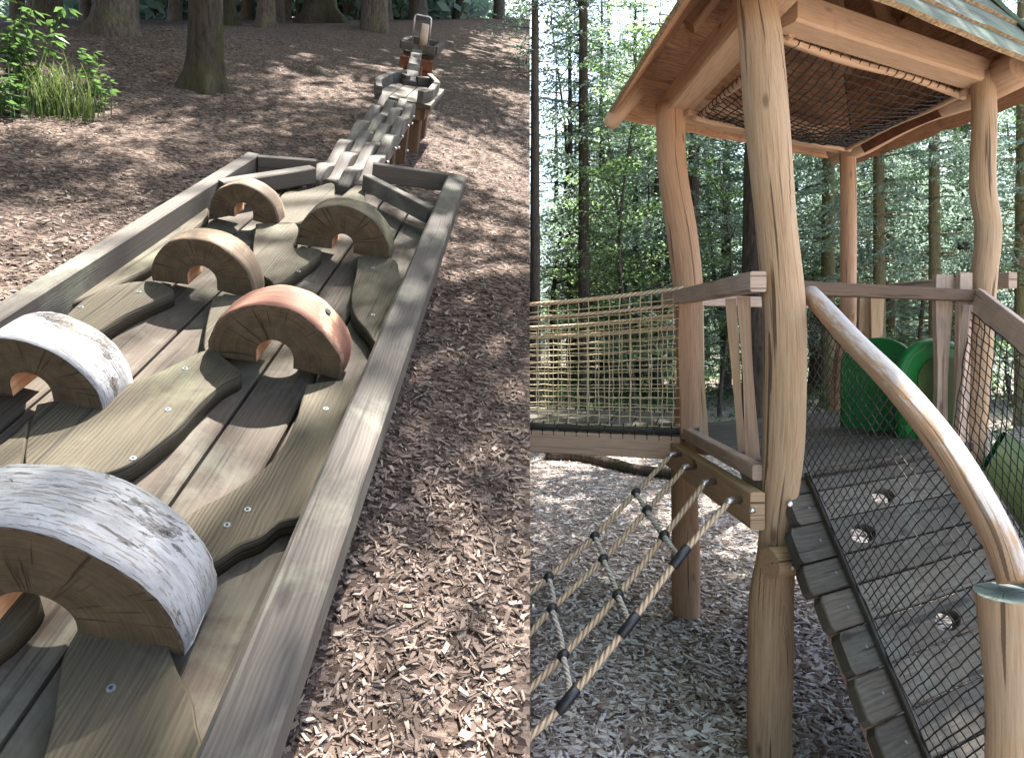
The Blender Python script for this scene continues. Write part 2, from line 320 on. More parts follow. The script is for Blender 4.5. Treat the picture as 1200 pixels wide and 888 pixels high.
# ------------------------------------------------------------------ mesh builder
ROOT = {}
class MB:
    def __init__(s): s.v = []; s.f = []; s.uv = []; s.m = []; s.sm = []
    def face(s, idx, uvs, mat=0, smooth=False):
        s.f.append(tuple(idx)); s.uv.append(uvs); s.m.append(mat); s.sm.append(smooth)
    def box(s, p, q, wdir, w, h, mat=0, endmat=None, up=None):
        """beam from p to q (centre line), width w along wdir, height h"""
        p = np.array(p, float); q = np.array(q, float); L = np.linalg.norm(q - p); ax = (q - p) / L
        wd = np.array(wdir, float); wd = wd - ax * (wd @ ax); wd /= np.linalg.norm(wd)
        ud = np.cross(wd, ax) if up is None else np.array(up, float)
        if up is None and ud[2] < 0: ud = -ud
        bw = min(w, h) * .09                                     # chamfer
        prof = [(-w/2 + bw, -h/2), (w/2 - bw, -h/2), (w/2, -h/2 + bw), (w/2, h/2 - bw), (w/2 - bw, h/2), (-w/2 + bw, h/2), (-w/2, h/2 - bw), (-w/2, -h/2 + bw)]
        n = len(prof); i0 = len(s.v)
        flip = (np.cross(wd, ud) @ ax) < 0
        for e in (p, q):
            for (a, b) in prof: s.v.append(e + wd * a + ud * b)
        per = [0]
        for k in range(n):
            a = prof[k]; b = prof[(k + 1) % n]; per.append(per[-1] + math.hypot(a[0] - b[0], a[1] - b[1]))
        for k in range(n):
            k2 = (k + 1) % n
            fc = [i0 + k, i0 + k2, i0 + n + k2, i0 + n + k]; uv = [(0, per[k]), (0, per[k+1]), (L, per[k+1]), (L, per[k])]
            if flip: fc.reverse(); uv.reverse()
            s.face(fc, uv, mat)
        em = mat if endmat is None else endmat
        a = list(range(i0, i0 + n)); b = list(range(i0 + n, i0 + 2 * n))
        uvp = [(x * .3, y) for x, y in prof]
        if flip: s.face(a, uvp, em); s.face(b[::-1], uvp[::-1], em)
        else: s.face(a[::-1], uvp[::-1], em); s.face(b, uvp, em)
        return s
    def tube(s, pts, rad, sides=8, caps=True, mat=0, capmat=None, lump=0.0, seed=0, smooth=True):
        pts = [np.array(p, float) for p in pts]; n = len(pts)
        if not hasattr(rad, '__len__'): rad = [rad] * n
        t0 = pts[1] - pts[0]; t0 /= np.linalg.norm(t0)
        ref = np.array([0, 0, 1.]) if abs(t0[2]) < .9 else np.array([1., 0, 0])
        a = np.cross(t0, ref); a /= np.linalg.norm(a)
        i0 = len(s.v); L = 0; Ls = []
        for k in range(n):
            if k: L += np.linalg.norm(pts[k] - pts[k-1])
            Ls.append(L)
            t = pts[min(k + 1, n - 1)] - pts[max(k - 1, 0)]; t /= (np.linalg.norm(t) + 1e-12)
            a = a - t * (a @ t); a /= np.linalg.norm(a); b = np.cross(t, a)
            for j in range(sides):
                th = 2 * math.pi * j / sides; r = rad[k]
                if lump:
                    r *= 1 + lump * mnoise.noise(Vector((math.cos(th) * 1.3 + seed * 7.1, math.sin(th) * 1.3, L * 3.1 + seed))) 
                s.v.append(pts[k] + (a * math.cos(th) + b * math.sin(th)) * r)
        for k in range(n - 1):
            for j in range(sides):
                j2 = (j + 1) % sides; c1 = j / sides * 2 * math.pi * rad[k]; c2 = (j + 1) / sides * 2 * math.pi * rad[k]
                s.face([i0 + k*sides + j, i0 + k*sides + j2, i0 + (k+1)*sides + j2, i0 + (k+1)*sides + j],
                       [(Ls[k], c1), (Ls[k], c2), (Ls[k+1], c2), (Ls[k+1], c1)], mat, smooth)
        if caps:
            cm = mat if capmat is None else capmat
            for k, rev in ((0, True), (n - 1, False)):
                ci = len(s.v); s.v.append(pts[k])
                for j in range(sides):
                    j2 = (j + 1) % sides
                    q = [ci, i0 + k*sides + j, i0 + k*sides + j2]; uv = [(2*math.pi*(j+.5)/sides, 0), (2*math.pi*j/sides, rad[k]), (2*math.pi*(j+1)/sides, rad[k])]
                    if rev: q.reverse(); uv.reverse()
                    s.face(q, uv, cm)
        return s
    def slab(s, top, down, th, uvf=None, mat=0, sidemat=None, bevel=.005):
        """prism from an outline on top (3-d points), extruded by th along down, with a small bevel"""
        top = [np.array(p, float) for p in top]; down = np.array(down, float); n = len(top)
        cen = sum(top) / n
        ar = sum(np.cross(top[k] - cen, top[(k+1) % n] - cen) for k in range(n))
        if ar @ (-down) < 0: top = top[::-1]
        sm = mat if sidemat is None else sidemat
        uvf = uvf or (lambda p: (p[1], p[0]))
        ins = []
        for k in range(n):
            e1 = top[k] - top[k-1]; e2 = top[(k+1) % n] - top[k]
            e1 /= np.linalg.norm(e1) + 1e-9; e2 /= np.linalg.norm(e2) + 1e-9
            nn = np.cross(-down, e1) + np.cross(-down, e2); nn /= np.linalg.norm(nn) + 1e-9
            ins.append(top[k] + nn * bevel)
        i0 = len(s.v)
        s.v += ins; s.v += [p + down * bevel for p in top]; s.v += [p + down * th for p in top]
        s.face(list(range(i0, i0 + n)), [uvf(p) for p in ins], mat)
        per = 0
        for k in range(n):
            k2 = (k + 1) % n; d = np.linalg.norm(top[k2] - top[k])
            ua, ub = uvf(top[k]), uvf(top[k2])
            s.face([i0 + n + k, i0 + n + k2, i0 + k2, i0 + k], [(per, .31), (per + d, .31), (per + d, .31 + bevel), (per, .31 + bevel)], mat, True)
            s.face([i0 + 2*n + k, i0 + 2*n + k2, i0 + n + k2, i0 + n + k], [(per, .31 - th), (per + d, .31 - th), (per + d, .31), (per, .31)], sm, n > 14)
            per += d
        s.face([i0 + 2*n + k for k in range(n)][::-1], [uvf(p) for p in top][::-1], sm)
        return s
    def build(s, name, mats, parent=None, label=None, base=None):
        base = np.array(base, float) if base is not None else (ROOT[parent.name] if parent is not None else np.zeros(3))
        me = bpy.data.meshes.new(name)
        vv = np.array(s.v) - base
        me.from_pydata([tuple(p) for p in vv], [], s.f)
        uvl = me.uv_layers.new(name='UVMap')
        flat = np.array([c for u in s.uv for p in u for c in p], dtype=np.float32)
        uvl.data.foreach_set('uv', flat)
        me.polygons.foreach_set('material_index', s.m); me.polygons.foreach_set('use_smooth', s.sm)
        for k in (mats if isinstance(mats, (list, tuple)) else [mats]): me.materials.append(M[k])
        me.update()
        o = bpy.data.objects.new(name, me); col.objects.link(o)
        if parent is not None: o.parent = parent
        else: o.location = base
        ROOT[o.name] = base
        if label: o['label'] = label
        return o

def quads_mesh(name, V, mat, nv=4, smooth=False):
    """V: (n, nv, 3) array of loose faces"""
    V = np.asarray(V, dtype=np.float32); n = V.shape[0]
    me = bpy.data.meshes.new(name)
    me.vertices.add(n * nv); me.vertices.foreach_set('co', V.reshape(-1))
    me.loops.add(n * nv); me.loops.foreach_set('vertex_index', np.arange(n * nv, dtype=np.int32))
    me.polygons.add(n); me.polygons.foreach_set('loop_start', np.arange(0, n * nv, nv, dtype=np.int32))
    me.polygons.foreach_set('loop_total', np.full(n, nv, dtype=np.int32))
    me.materials.append(mat); me.update(calc_edges=True); me.validate()
    return me
def thing(name, label, cat, base, group=None):
    o = bpy.data.objects.new(name, None); col.objects.link(o); o.location = tuple(base); o.empty_display_size = .2
    o['label'] = label; o['category'] = cat
    if group: o['group'] = group
    ROOT[o.name] = np.array(base, float)
    return o
def tag(o, label=None, cat=None, group=None, kind=None):
    if label: o['label'] = label
    if cat: o['category'] = cat
    if group: o['group'] = group
    if kind: o['kind'] = kind
    return o
def curve_pts(pts, n):
    """Catmull-Rom through rows of numbers"""
    P = np.array(pts, float); P = np.vstack([2 * P[0] - P[1], P, 2 * P[-1] - P[-2]]); out = []
    m = len(P) - 3
    for k in range(n + 1):
        t = k / n * m; i = min(int(t), m - 1); t -= i
        a, b, c, d = P[i], P[i+1], P[i+2], P[i+3]
        out.append(.5 * ((2*b) + (-a + c)*t + (2*a - 5*b + 4*c - d)*t*t + (-a + 3*b - 3*c + d)*t**3))
    return np.array(out)

rng = np.random.default_rng(7)
random.seed(7)

# ------------------------------------------------------------------ ground and hill
SEAM = 21.0 / FPX                      # the hill's right-hand bank runs along x = SEAM * y
def grid_mesh(name, X, Y, Z, mat, skirt=None):
    ny, nx = X.shape; V = np.stack([X, Y, Z], -1).reshape(-1, 3)
    f = []
    for j in range(ny - 1):
        for i in range(nx - 1):
            k = j * nx + i; f.append((k, k + 1, k + nx + 1, k + nx))
    V = [tuple(p) for p in V]
    if skirt is not None:
        cols = 6
        base = len(V)
        for j in range(ny):
            x, y, z = V[j * nx + nx - 1]
            for c in range(1, cols + 1):
                zz = z + (skirt - z) * c / cols
                V.append((x - .02 * c * (z > 0) , y, zz))
        for j in range(ny - 1):
            for c in range(cols):
                a = (j * nx + nx - 1) if c == 0 else base + j * cols + c - 1
                a2 = ((j + 1) * nx + nx - 1) if c == 0 else base + (j + 1) * cols + c - 1
                b = base + j * cols + c; b2 = base + (j + 1) * cols + c
                f.append((a, b, b2, a2))
    me = bpy.data.meshes.new(name); me.from_pydata(V, [], f); me.materials.append(mat)
    me.polygons.foreach_set('use_smooth', [True] * len(me.polygons)); me.update()
    o = bpy.data.objects.new(name, me); col.objects.link(o); return o
ys = np.concatenate([np.linspace(-6, 0, 10)[:-1], np.linspace(0.0, 8, 90)[:-1], np.linspace(8, 60, 60)])
ts = np.concatenate([np.linspace(0, 1, 60)[:-1] ** 1.0 * .75, [.75]])
ts = np.linspace(0, 1, 80) ** .45
X = np.zeros((len(ys), len(ts))); Y = np.zeros_like(X); Z = np.zeros_like(X)
for j, y in enumerate(ys):
    xr = SEAM * max(y, 0.0); xl = -45.0
    X[j] = xl + (xr - xl) * ts; Y[j] = y
Z = hill_z(X, Y)
for j in range(Z.shape[0]):
    for i in range(Z.shape[1] - 1):
        Z[j, i] += .02 * mnoise.noise(Vector((X[j, i] * 1.7, Y[j, i] * 1.7, 0))) * min(1, (ts[-1] - ts[i]) * 60)
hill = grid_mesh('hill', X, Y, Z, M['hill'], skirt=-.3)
tag(hill, 'brown wood-chip covered slope under the log arch course', kind='structure')
gx = np.linspace(-120, 120, 60); gy = np.linspace(-60, 160, 60)
GX, GY = np.meshgrid(gx, gy)
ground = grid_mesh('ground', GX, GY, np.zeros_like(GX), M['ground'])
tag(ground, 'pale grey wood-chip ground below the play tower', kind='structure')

def chips(name, mat, pts, nrm, lo, hi, seed, lift=.004, wcap=.014, wr=.42):
    """flat splinters of wood lying on pts: a bevel-less five-sided box each"""
    r = np.random.default_rng(seed); n = len(pts)
    L = r.uniform(lo, hi, n) * r.choice([.35, .5, .8, 1, 1.3], n); W = np.minimum(L * r.uniform(.10, wr, n), wcap); T = np.minimum(L * .10, .004) * r.uniform(.4, 1.2, n)
    th = r.uniform(0, 2 * math.pi, n)
    nr = nrm + r.normal(0, .22, (n, 3)); nr /= np.linalg.norm(nr, axis=1)[:, None]
    ref = np.stack([np.cos(th), np.sin(th), np.zeros(n)], 1)
    ax = ref - nr * (ref * nr).sum(1)[:, None]; ax /= np.linalg.norm(ax, axis=1)[:, None]
    bx = np.cross(nr, ax)
    c = pts + nrm * (lift * r.uniform(.2, 2.2, n))[:, None]
    V = np.zeros((n, 8, 3))
    skew = r.uniform(-.3, .3, n); tp = r.uniform(.45, 1.0, n)
    cor = [(-1, -1), (1, -1), (1, 1), (-1, 1)]
    for k, (sa, sb) in enumerate(cor):
        wloc = np.where(sa > 0, tp, 1.0)
        off = ax * ((sa * L / 2) * r.uniform(.55, 1.1, n) + skew * sb * W)[:, None] + bx * (sb * W / 2 * wloc * r.uniform(.5, 1.25, n))[:, None]
        V[:, k] = c + off - nr * (T * .5)[:, None]; V[:, 4 + k] = c + off * .93 + nr * (T * .5)[:, None]
    base = np.arange(n)[:, None, None] * 8
    F = np.array([[4, 5, 6, 7], [0, 1, 5, 4], [1, 2, 6, 5], [2, 3, 7, 6], [3, 0, 4, 7]])[None] + base
    F = F.reshape(-1)
    me = bpy.data.meshes.new(name); me.vertices.add(n * 8); me.vertices.foreach_set('co', V.reshape(-1).astype(np.float32))
    nf = n * 5
    me.loops.add(nf * 4); me.loops.foreach_set('vertex_index', F.astype(np.int32))
    me.polygons.add(nf); me.polygons.foreach_set('loop_start', np.arange(0, nf * 4, 4, dtype=np.int32)); me.polygons.foreach_set('loop_total', np.full(nf, 4, dtype=np.int32))
    me.materials.append(mat); me.update(calc_edges=True); me.shade_flat()
    o = bpy.data.objects.new(name, me); col.objects.link(o); return o
def scatter(n, xr, yr, fall, seed, d0=1.2):
    r = np.random.default_rng(seed); out = []
    tot = 0
    while tot < n:
        x = r.uniform(*xr, n); y = r.uniform(*yr, n)
        d = np.hypot(x, y); k = r.random(n) < np.minimum(1, (d0 / np.maximum(d, .01)) ** fall)
        q = np.stack([x[k], y[k]], 1); out.append(q); tot += len(q)
    return np.concatenate(out)[:n]
q = scatter(110000, (-5.5, .3), (.3, 8), 1.6, 3, 1.7)
q = q[q[:, 0] < SEAM * q[:, 1] - .012]
zz = hill_z(q[:, 0], q[:, 1])
p3 = np.stack([q[:, 0], q[:, 1], zz], 1)
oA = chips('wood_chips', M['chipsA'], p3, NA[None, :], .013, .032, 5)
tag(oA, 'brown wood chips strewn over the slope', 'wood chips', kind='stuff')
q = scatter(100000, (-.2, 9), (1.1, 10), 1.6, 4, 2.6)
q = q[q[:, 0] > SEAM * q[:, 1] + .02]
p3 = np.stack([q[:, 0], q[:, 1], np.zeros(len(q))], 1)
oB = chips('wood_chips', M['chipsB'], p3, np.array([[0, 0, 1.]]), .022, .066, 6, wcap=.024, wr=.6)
tag(oB, 'pale grey wood chips strewn on level ground under the play tower', 'wood chips', kind='stuff')

# ================================================================== the log arch course (slope frame)
DOWN = -NA
def uvA(p):
    r = p - C0; return (r @ DA, r @ EA)
course = thing('balance_trough', 'long weathered wooden trough with log arches screwed onto wavy boards', 'obstacle course', wA(-.6, 1.6, 0))
def beamA(a0, b0, a1, b1, c0, c1, w, mat, name, parent=course, wd=None):
    mb = MB(); cc = (c0 + c1) / 2
    mb.box(wA(a0, b0, cc), wA(a1, b1, cc), EA if wd is None else wd, w, c1 - c0, up=NA)
    return mb.build(name, [mat], parent)
beamA(-.182, .05, -.205, 2.86, .355, .45, .084, 'rail', 'rail')
beamA(-1.025, .05, -1.025, 2.58, .30, .45, .05, 'rail', 'rail')
beamA(-.192, .06, -.208, 2.84, .25, .348, .05, 'brownboard', 'side_board')
# floor boards
na = 6; a_lo, a_hi = -.995, -.235; wbd = (a_hi - a_lo) / na
for k in range(na):
    a = a_lo + wbd * (k + .5)
    beamA(a, .08 , a, 2.55 + .04 * k, .30, .342 + .0015 * (k % 3), wbd - .008, 'base', 'floor_board')
for b in (.35, 1.45, 2.45):
    beamA(-1.0, b, -.23, b, .225, .296, .09, 'brownboard', 'cross_beam', wd=DA)
    for a in (-.93, -.30):
        mb = MB(); mb.box(wA(a, b, -.12), wA(a, b, .223), EA, .1, .1); mb.build('leg', ['brownboard'], course)
# left flush board beside the rail
mb = MB(); mb.slab([wA(*locA(x, y, .378), .378) for x, y in curve_pts([(62, 361), (110, 328), (170, 288), (236, 244), (243, 252), (222, 272), (185, 305), (140, 331), (97, 350)], 20)], DOWN, .034, uvA)
mb.build('wavy_board', ['plate'], course)
# wavy boards traced on their top plane
TOPC = .388
plates = [
 [(43,473),(80,466),(116,470),(150,449),(180,438),(211,423),(245,409),(270,424),(283,437),(262,449),(232,476),(208,502),(178,526),(150,545),(120,556),(80,566),(36,560),(28,540),(33,505)],
 [(66,381),(97,351),(138,333),(176,329),(196,334),(203,342),(178,353),(148,367),(118,385),(95,396)],
 [(249,347),(285,345),(312,351),(302,368),(280,392),(258,404),(240,411),(239,395),(244,368)],
 [(358,450),(385,446),(409,447),(416,462),(398,513),(378,556),(357,601),(328,611),(306,628),(280,638),(255,655),(238,659),(216,640),(211,614),(232,595),(270,575),(300,555),(328,528),(346,492),(353,470)],
 [(106,711),(150,726),(193,745),(200,763),(209,788),(224,815),(231,850),(236,905),(140,915),(53,905),(60,850),(71,777),(87,743)],
 [(419,300),(442,299),(464,305),(468,320),(475,338),(462,364),(444,402),(430,387),(414,366),(412,343),(417,322)],
 [(300,262),(325,260),(347,262),(349,276),(343,289),(360,290),(377,293),(370,302),(347,318),(324,333),(316,328),(303,318),(296,296)],
 [(0,520),(20,505),(33,492),(30,520),(24,545),(10,560),(-20,562),(-40,540)],
 [(-60,700),(-20,676),(15,674),(42,690),(45,705),(20,735),(0,752),(-60,790)],
 [(330,228),(360,222),(389,214),(392,226),(389,243),(365,254),(345,262),(320,262),(322,244)],
 [(391,243),(402,228),(424,214),(430,236),(452,258),(442,262),(420,246),(404,241)],
]
plate_objs = []
for k, pl in enumerate(plates):
    pts = curve_pts(pl + [pl[0]], len(pl) * 3)[:-1]
    mb = MB(); mb.slab([wA(*locA(x, y, TOPC), TOPC) for x, y in pts], DOWN, TOPC - .345, uvA, bevel=.0035)
    plate_objs.append(mb.build('wavy_board', ['plate'], course))
# screws
for (x, y), pi in zip([(130,806),(197,480),(217,432),(156,537),(290,597),(382,479),(163,342),(95,360),(277,354),(437,314),(437,369),(327,270),(266,615),(350,318)], [4,0,0,0,3,3,1,1,2,5,5,6,3,6]):
    c = TOPC
    p = pxA(x, y, c)
    mb = MB(); mb.tube([p - NA * .004, p + NA * .0015], [.0062, .0056], 12)
    so = mb.build('screw', ['screw'], course)
    mb = MB(); mb.tube([p + NA * .0016, p + NA * .0022], [.0026, .0026], 6); mb.build('socket_shade_black', ['socket_shade_knot'], so)  # dark disc on the head paints the socket's shade
# log arches
def arch(ac, b0, Rr, T, barkm, seed, hole=.036, label=None, inner='holewood', leg=.022, squash=1.0):
    mb = MB(); n = 36; nt_ = 5; r = random.Random(seed)
    ths = [math.pi * (1.03 - 1.06 * k / n) for k in range(n + 1)]
    def outer(th, f):
        rr = Rr * (1 + .035 * mnoise.noise(Vector((math.cos(th) * 2 + seed, math.sin(th) * 2, f * .6))) + .012 * mnoise.noise(Vector((math.cos(th) * 9 + seed, math.sin(th) * 9, f * 3))))
        edge = .985 if f in (0, 1) else 1.0
        return ac + rr * edge * math.cos(th), max(rr * edge * math.sin(th) * squash, -.012)
    def innr(th):
        s_ = math.sin(th)
        return ac + hole * math.cos(th), max(leg * (1 if s_ > .0 else 0) + hole * s_, -.012)
    c0 = .386
    O = {}; I = {}
    for f_i in range(nt_ + 1):
        f = f_i / nt_
        for k, th in enumerate(ths):
            a, h = outer(th, f); O[f_i, k] = len(mb.v); mb.v.append(wA(a, b0 + T * f, c0 + h))
            a, h = innr(th); I[f_i, k] = len(mb.v); mb.v.append(wA(a, b0 + T * f, c0 + h))
    for f_i in range(nt_):
        for k in range(n):
            u0, u1 = (math.pi - ths[k]) * Rr, (math.pi - ths[k + 1]) * Rr; v0, v1 = T * f_i / nt_, T * (f_i + 1) / nt_
            mb.face([O[f_i, k], O[f_i, k+1], O[f_i+1, k+1], O[f_i+1, k]][::1], [(u0, v0), (u1, v0), (u1, v1), (u0, v1)], 1, True)
            mb.face([I[f_i, k], I[f_i+1, k], I[f_i+1, k+1], I[f_i, k+1]], [(v0, u0), (v1, u0), (v1, u1), (v0, u1)], 2, True)
    MID = {}
    steps = 5
    for f_i, rev in ((0, False), (nt_, True)):
        for k in range(n):
            for s_ in range(steps):
                def vid(kk, ss):
                    if ss == 0: return I[f_i, kk]
                    if ss == steps: return O[f_i, kk]
                    key = (f_i, kk, ss)
                    if key not in MID:
                        MID[key] = len(mb.v); fq = [0, .3, .6, .85, .962, 1][ss]; p = mb.v[I[f_i, kk]] * (1 - fq) + mb.v[O[f_i, kk]] * fq; mb.v.append(p)
                    return MID[key]
                fr_ = [0, .3, .6, .85, .965, 1]
                q = [vid(k, s_), vid(k + 1, s_), vid(k + 1, s_ + 1), vid(k, s_ + 1)]
                rr = lambda ss: hole + (Rr - hole) * fr_[ss]
                uv = [(ths[k], rr(s_)), (ths[k+1], rr(s_)), (ths[k+1], rr(s_+1)), (ths[k], rr(s_+1))]
                if rev: q.reverse(); uv.reverse()
                mb.face(q, uv, 3 if s_ == steps - 1 else 0)
    # feet
    for rng_k in ((0,), (n,)):
        for k in rng_k:
            for f_i in range(nt_):
                mb.face([O[f_i, k], O[f_i+1, k], I[f_i+1, k], I[f_i, k]], [(0, 0)] * 4, 0)
    o = mb.build('log_arch', ['end', barkm, inner, 'barkedge'], course, label)
    return o
arch(-.760, 1.552, .141, .085, 'tanlog', 1, .040, 'tan debarked half log arch beside the left rail')
arch(-.855, 2.064, .119, .080, 'tanlog', 2, .032, 'small tan half log arch by the corner boards')
arch(-.482, 1.958, .158, .085, 'olivelog', 3, .036, 'olive grey half log arch near the far right corner')
arch(-.452, 1.256, .160, .105, 'redlog', 4, .044, 'reddish half log arch with a dark knot beside the right rail')
arch(-.838, .995, .138, .110, 'birch_dark', 5, .040, 'half log arch in rough dark-patched birch bark')
arch(-.520, .540, .205, .115, 'birch', 6, .055, 'largest half log arch, in white birch bark')
# knot on the reddish arch
kp = pxA(377, 371, .386 + .135)
mb = MB(); th = .75; kc = wA(-.452 + .1585 * math.cos(.9), 1.256 + .075, .386 + .1585 * math.sin(.9)); kn = EA * math.cos(.9) + NA * math.sin(.9)
mb.tube([kc - kn * .01, kc + kn * .0035], [.011, .008], 10); mb.build('knot', ['socket_shade_knot'], course)

# corner boards at the far end
def boardA(p0, p1, th, c0=.385, c1=.45, mat='rail', name='corner_board', parent=course):
    mb = MB(); cc = (c0 + c1) / 2; q0 = wA(*p0, cc); q1 = wA(*p1, cc); ax = q1 - q0
    mb.box(q0, q1, np.cross(ax, NA), th, c1 - c0, up=NA); return mb.build(name, [mat], parent)
boardA((-.998, 2.555), (-.79, 2.655), .035)
boardA((-.995, 2.20), (-.775, 2.56), .045)
boardA((-.575, 2.775), (-.235, 2.845), .035, c0=.37)
boardA((-.560, 2.60), (-.250, 2.36), .04)
# corner fill boards
mb = MB(); mb.slab([wA(a, b, .372) for a, b in [(-.995, 2.3), (-.80, 2.6), (-.82, 2.62), (-.995, 2.53)]], DOWN, .02, uvA); mb.build('corner_fill', ['base'], course)

# rippled beam path
path = thing('rippled_beam_path', 'four rippled pale beams leading from the trough to the small deck', 'balance beam', wA(-.85, 3.9, 0))
p0, p1 = np.array([-.690, 2.64]), np.array([-.80, 4.52])
dirp = (p1 - p0) / np.linalg.norm(p1 - p0); perp = np.array([dirp[1], -dirp[0]])
def ripple(off, w, amp, lam, ph, b0, b1, c, parent, steps=60, mat='rail', dp=dirp, start=p0, Lp=None):
    mb = MB(); Lt = np.linalg.norm(p1 - p0) if Lp is None else Lp
    pw = np.array([dp[1], -dp[0]])
    for k in range(steps + 1):
        t = b0 + (b1 - b0) * k / steps; s_ = t * Lt
        m = start + dp * s_ + pw * off
        h = c + amp * math.sin(2 * math.pi * s_ / lam + ph)
        for (sa, cc) in ((-1, c - .09), (-1, h - .006), (-.82, h), (.82, h), (1, h - .006), (1, c - .09)):
            q = m + pw * sa * w / 2; mb.v.append(wA(q[0], q[1], cc))
        if k:
            i = (k - 1) * 6; j = k * 6
            for e in range(5):
                mb.face([i + e, j + e, j + e + 1, i + e + 1], [(s_ - Lt/steps, e*.02), (s_, e*.02), (s_, e*.02 + .02), (s_ - Lt/steps, e*.02 + .02)], 0, e in (0, 1, 2, 3))
    mb.face([0, 1, 2, 3, 4, 5], [(0, .01 * x) for x in range(6)], 0); e0 = steps * 6
    mb.face([e0 + x for x in (5, 4, 3, 2, 1, 0)], [(0, .01 * x) for x in range(6)], 0)
    return mb.build('rippled_beam', [mat], parent)
for k in range(4):
    ripple((k - 1.5) * .062, .056, .020, .46, k * math.pi * .95 + .4, -.02 + .012 * (k % 2), 1.0, .385, path)
for s_, hgt in ((.58, .285), (.93, .285)):
    m = p0 + (p1 - p0) * s_
    mb = MB(); mb.box(wA(m[0] + .02, m[1], -.15), wA(m[0] + .02, m[1], hgt), EA, .17, .07); mb.build('support_post', ['darkbar'], path)
    for t in (-.1, .07):
        mb = MB(); pb = wA(m[0] + .105 + t * .0, m[1] + t * .4, .2 + t); mb.tube([pb, pb + EA * .02], .009, 8); mb.build('bolt', ['steel'], path)
for s_ in (.15, .3, .45, .6, .75, .9):
    m = p0 + (p1 - p0) * s_ + perp * .122
    mb = MB(); pb = wA(m[0], m[1], .335); mb.tube([pb, pb + EA * .018], .007, 8); mb.build('bolt', ['steel'], path)
# second deck
deck2 = thing('small_course_deck', 'small grey deck with low border boards between two beam paths', 'obstacle course', wA(-.79, 4.9, 0))
oc = [(-.935, 4.50), (-1.0, 4.75), (-.985, 5.12), (-.92, 5.34), (-.73, 5.42), (-.63, 5.15), (-.625, 4.78), (-.67, 4.62)]
mid = np.mean(np.array(oc), 0)
for k in range(4):
    a = -.955 + .1 * k + .02
    beamA(a, 4.60, a, 5.32, .34, .374, .096, 'base', 'floor_board', deck2)
for k in (0, 1, 2, 3, 4, 5, 6):
    i, j = [(0, 1), (1, 2), (2, 3), (4, 5), (5, 6), (6, 7), (3, 3)][k]
    if i == j: continue
    boardA(oc[i], oc[j], .045, .365, .452, name='border_board', parent=deck2)
boardA((-.97, 5.30), (-.86, 5.20), .04, .376, .44, name='border_board', parent=deck2)
boardA((-.70, 5.34), (-.80, 5.24), .04, .376, .44, name='border_board', parent=deck2)
for a, b in ((-.9, 4.66), (-.70, 4.72), (-.9, 5.2), (-.72, 5.2)):
    mb = MB(); mb.box(wA(a, b, -.15), wA(a, b, .335), EA, .09, .09); mb.build('leg', ['darkbar'], deck2)
boardA((-.93, 4.53), (-.66, 4.64), .03, .25, .335, 'darkbar', 'side_board', deck2)
boardA((-.645, 4.66), (-.645, 5.1), .03, .25, .355, 'darkbar', 'side_board', deck2)
# single beam and third deck with hoop
beam3 = thing('single_scalloped_beam', 'single narrow scalloped beam rising to the hooped end deck', 'balance beam', wA(-.98, 6.3, 0))
s3 = np.array([-.845, 5.18]); e3 = np.array([-1.10, 7.0]); L3 = np.linalg.norm(e3 - s3); d3 = (e3 - s3) / L3
ripple(0, .105, .018, .36, .3, 0, 1, .40, beam3, 50, 'rail', d3, s3, L3)
mb = MB(); m = s3 + d3 * .8 * L3; mb.box(wA(m[0] + .03, m[1], -.15), wA(m[0] + .03, m[1], .305), EA, .09, .07); mb.build('support_post', ['rust'], beam3)
deck3 = thing('hooped_end_deck', 'far end deck of the course with a thin metal hoop and stub post', 'obstacle course', wA(-1.08, 7.3, 0))
for (q0, q1) in [((-1.27, 7.03), (-1.15, 7.05)), ((-1.05, 7.05), (-.93, 7.05)), ((-1.27, 7.07), (-1.27, 7.6)), ((-.93, 7.09), (-.93, 7.6)), ((-1.25, 7.62), (-.95, 7.62))]:
    boardA(q0, q1, .05, .38, .46, name='border_board', parent=deck3)
for k in range(3): beamA(-1.20 + .11 * k, 7.08, -1.20 + .11 * k, 7.58, .33, .368, .105, 'base', 'floor_board', deck3)
boardA((-1.27, 7.02), (-.93, 7.04), .04, .22, .32, 'rust', 'side_board', deck3)
for a, b in ((-1.2, 7.12), (-1.0, 7.12), (-1.1, 7.5)):
    mb = MB(); mb.box(wA(a, b, -.15), wA(a, b, .325), EA, .08, .08); mb.build('leg', ['rust'], deck3)
mb = MB(); mb.tube([wA(-1.19, 7.2, .36), wA(-1.19, 7.2, .68), wA(-1.185, 7.2, .70), wA(-1.17, 7.2, .71), wA(-1.04, 7.2, .71), wA(-1.025, 7.2, .70), wA(-1.02, 7.2, .68), wA(-1.02, 7.2, .36)], .008, 8); mb.build('hoop', ['hoop'], deck3)
mb = MB(); mb.tube([wA(-1.105, 7.4, .36), wA(-1.105, 7.4, .62)], [.045, .04], 12, capmat=0); mb.build('stub_post', ['larch_grey'], deck3)

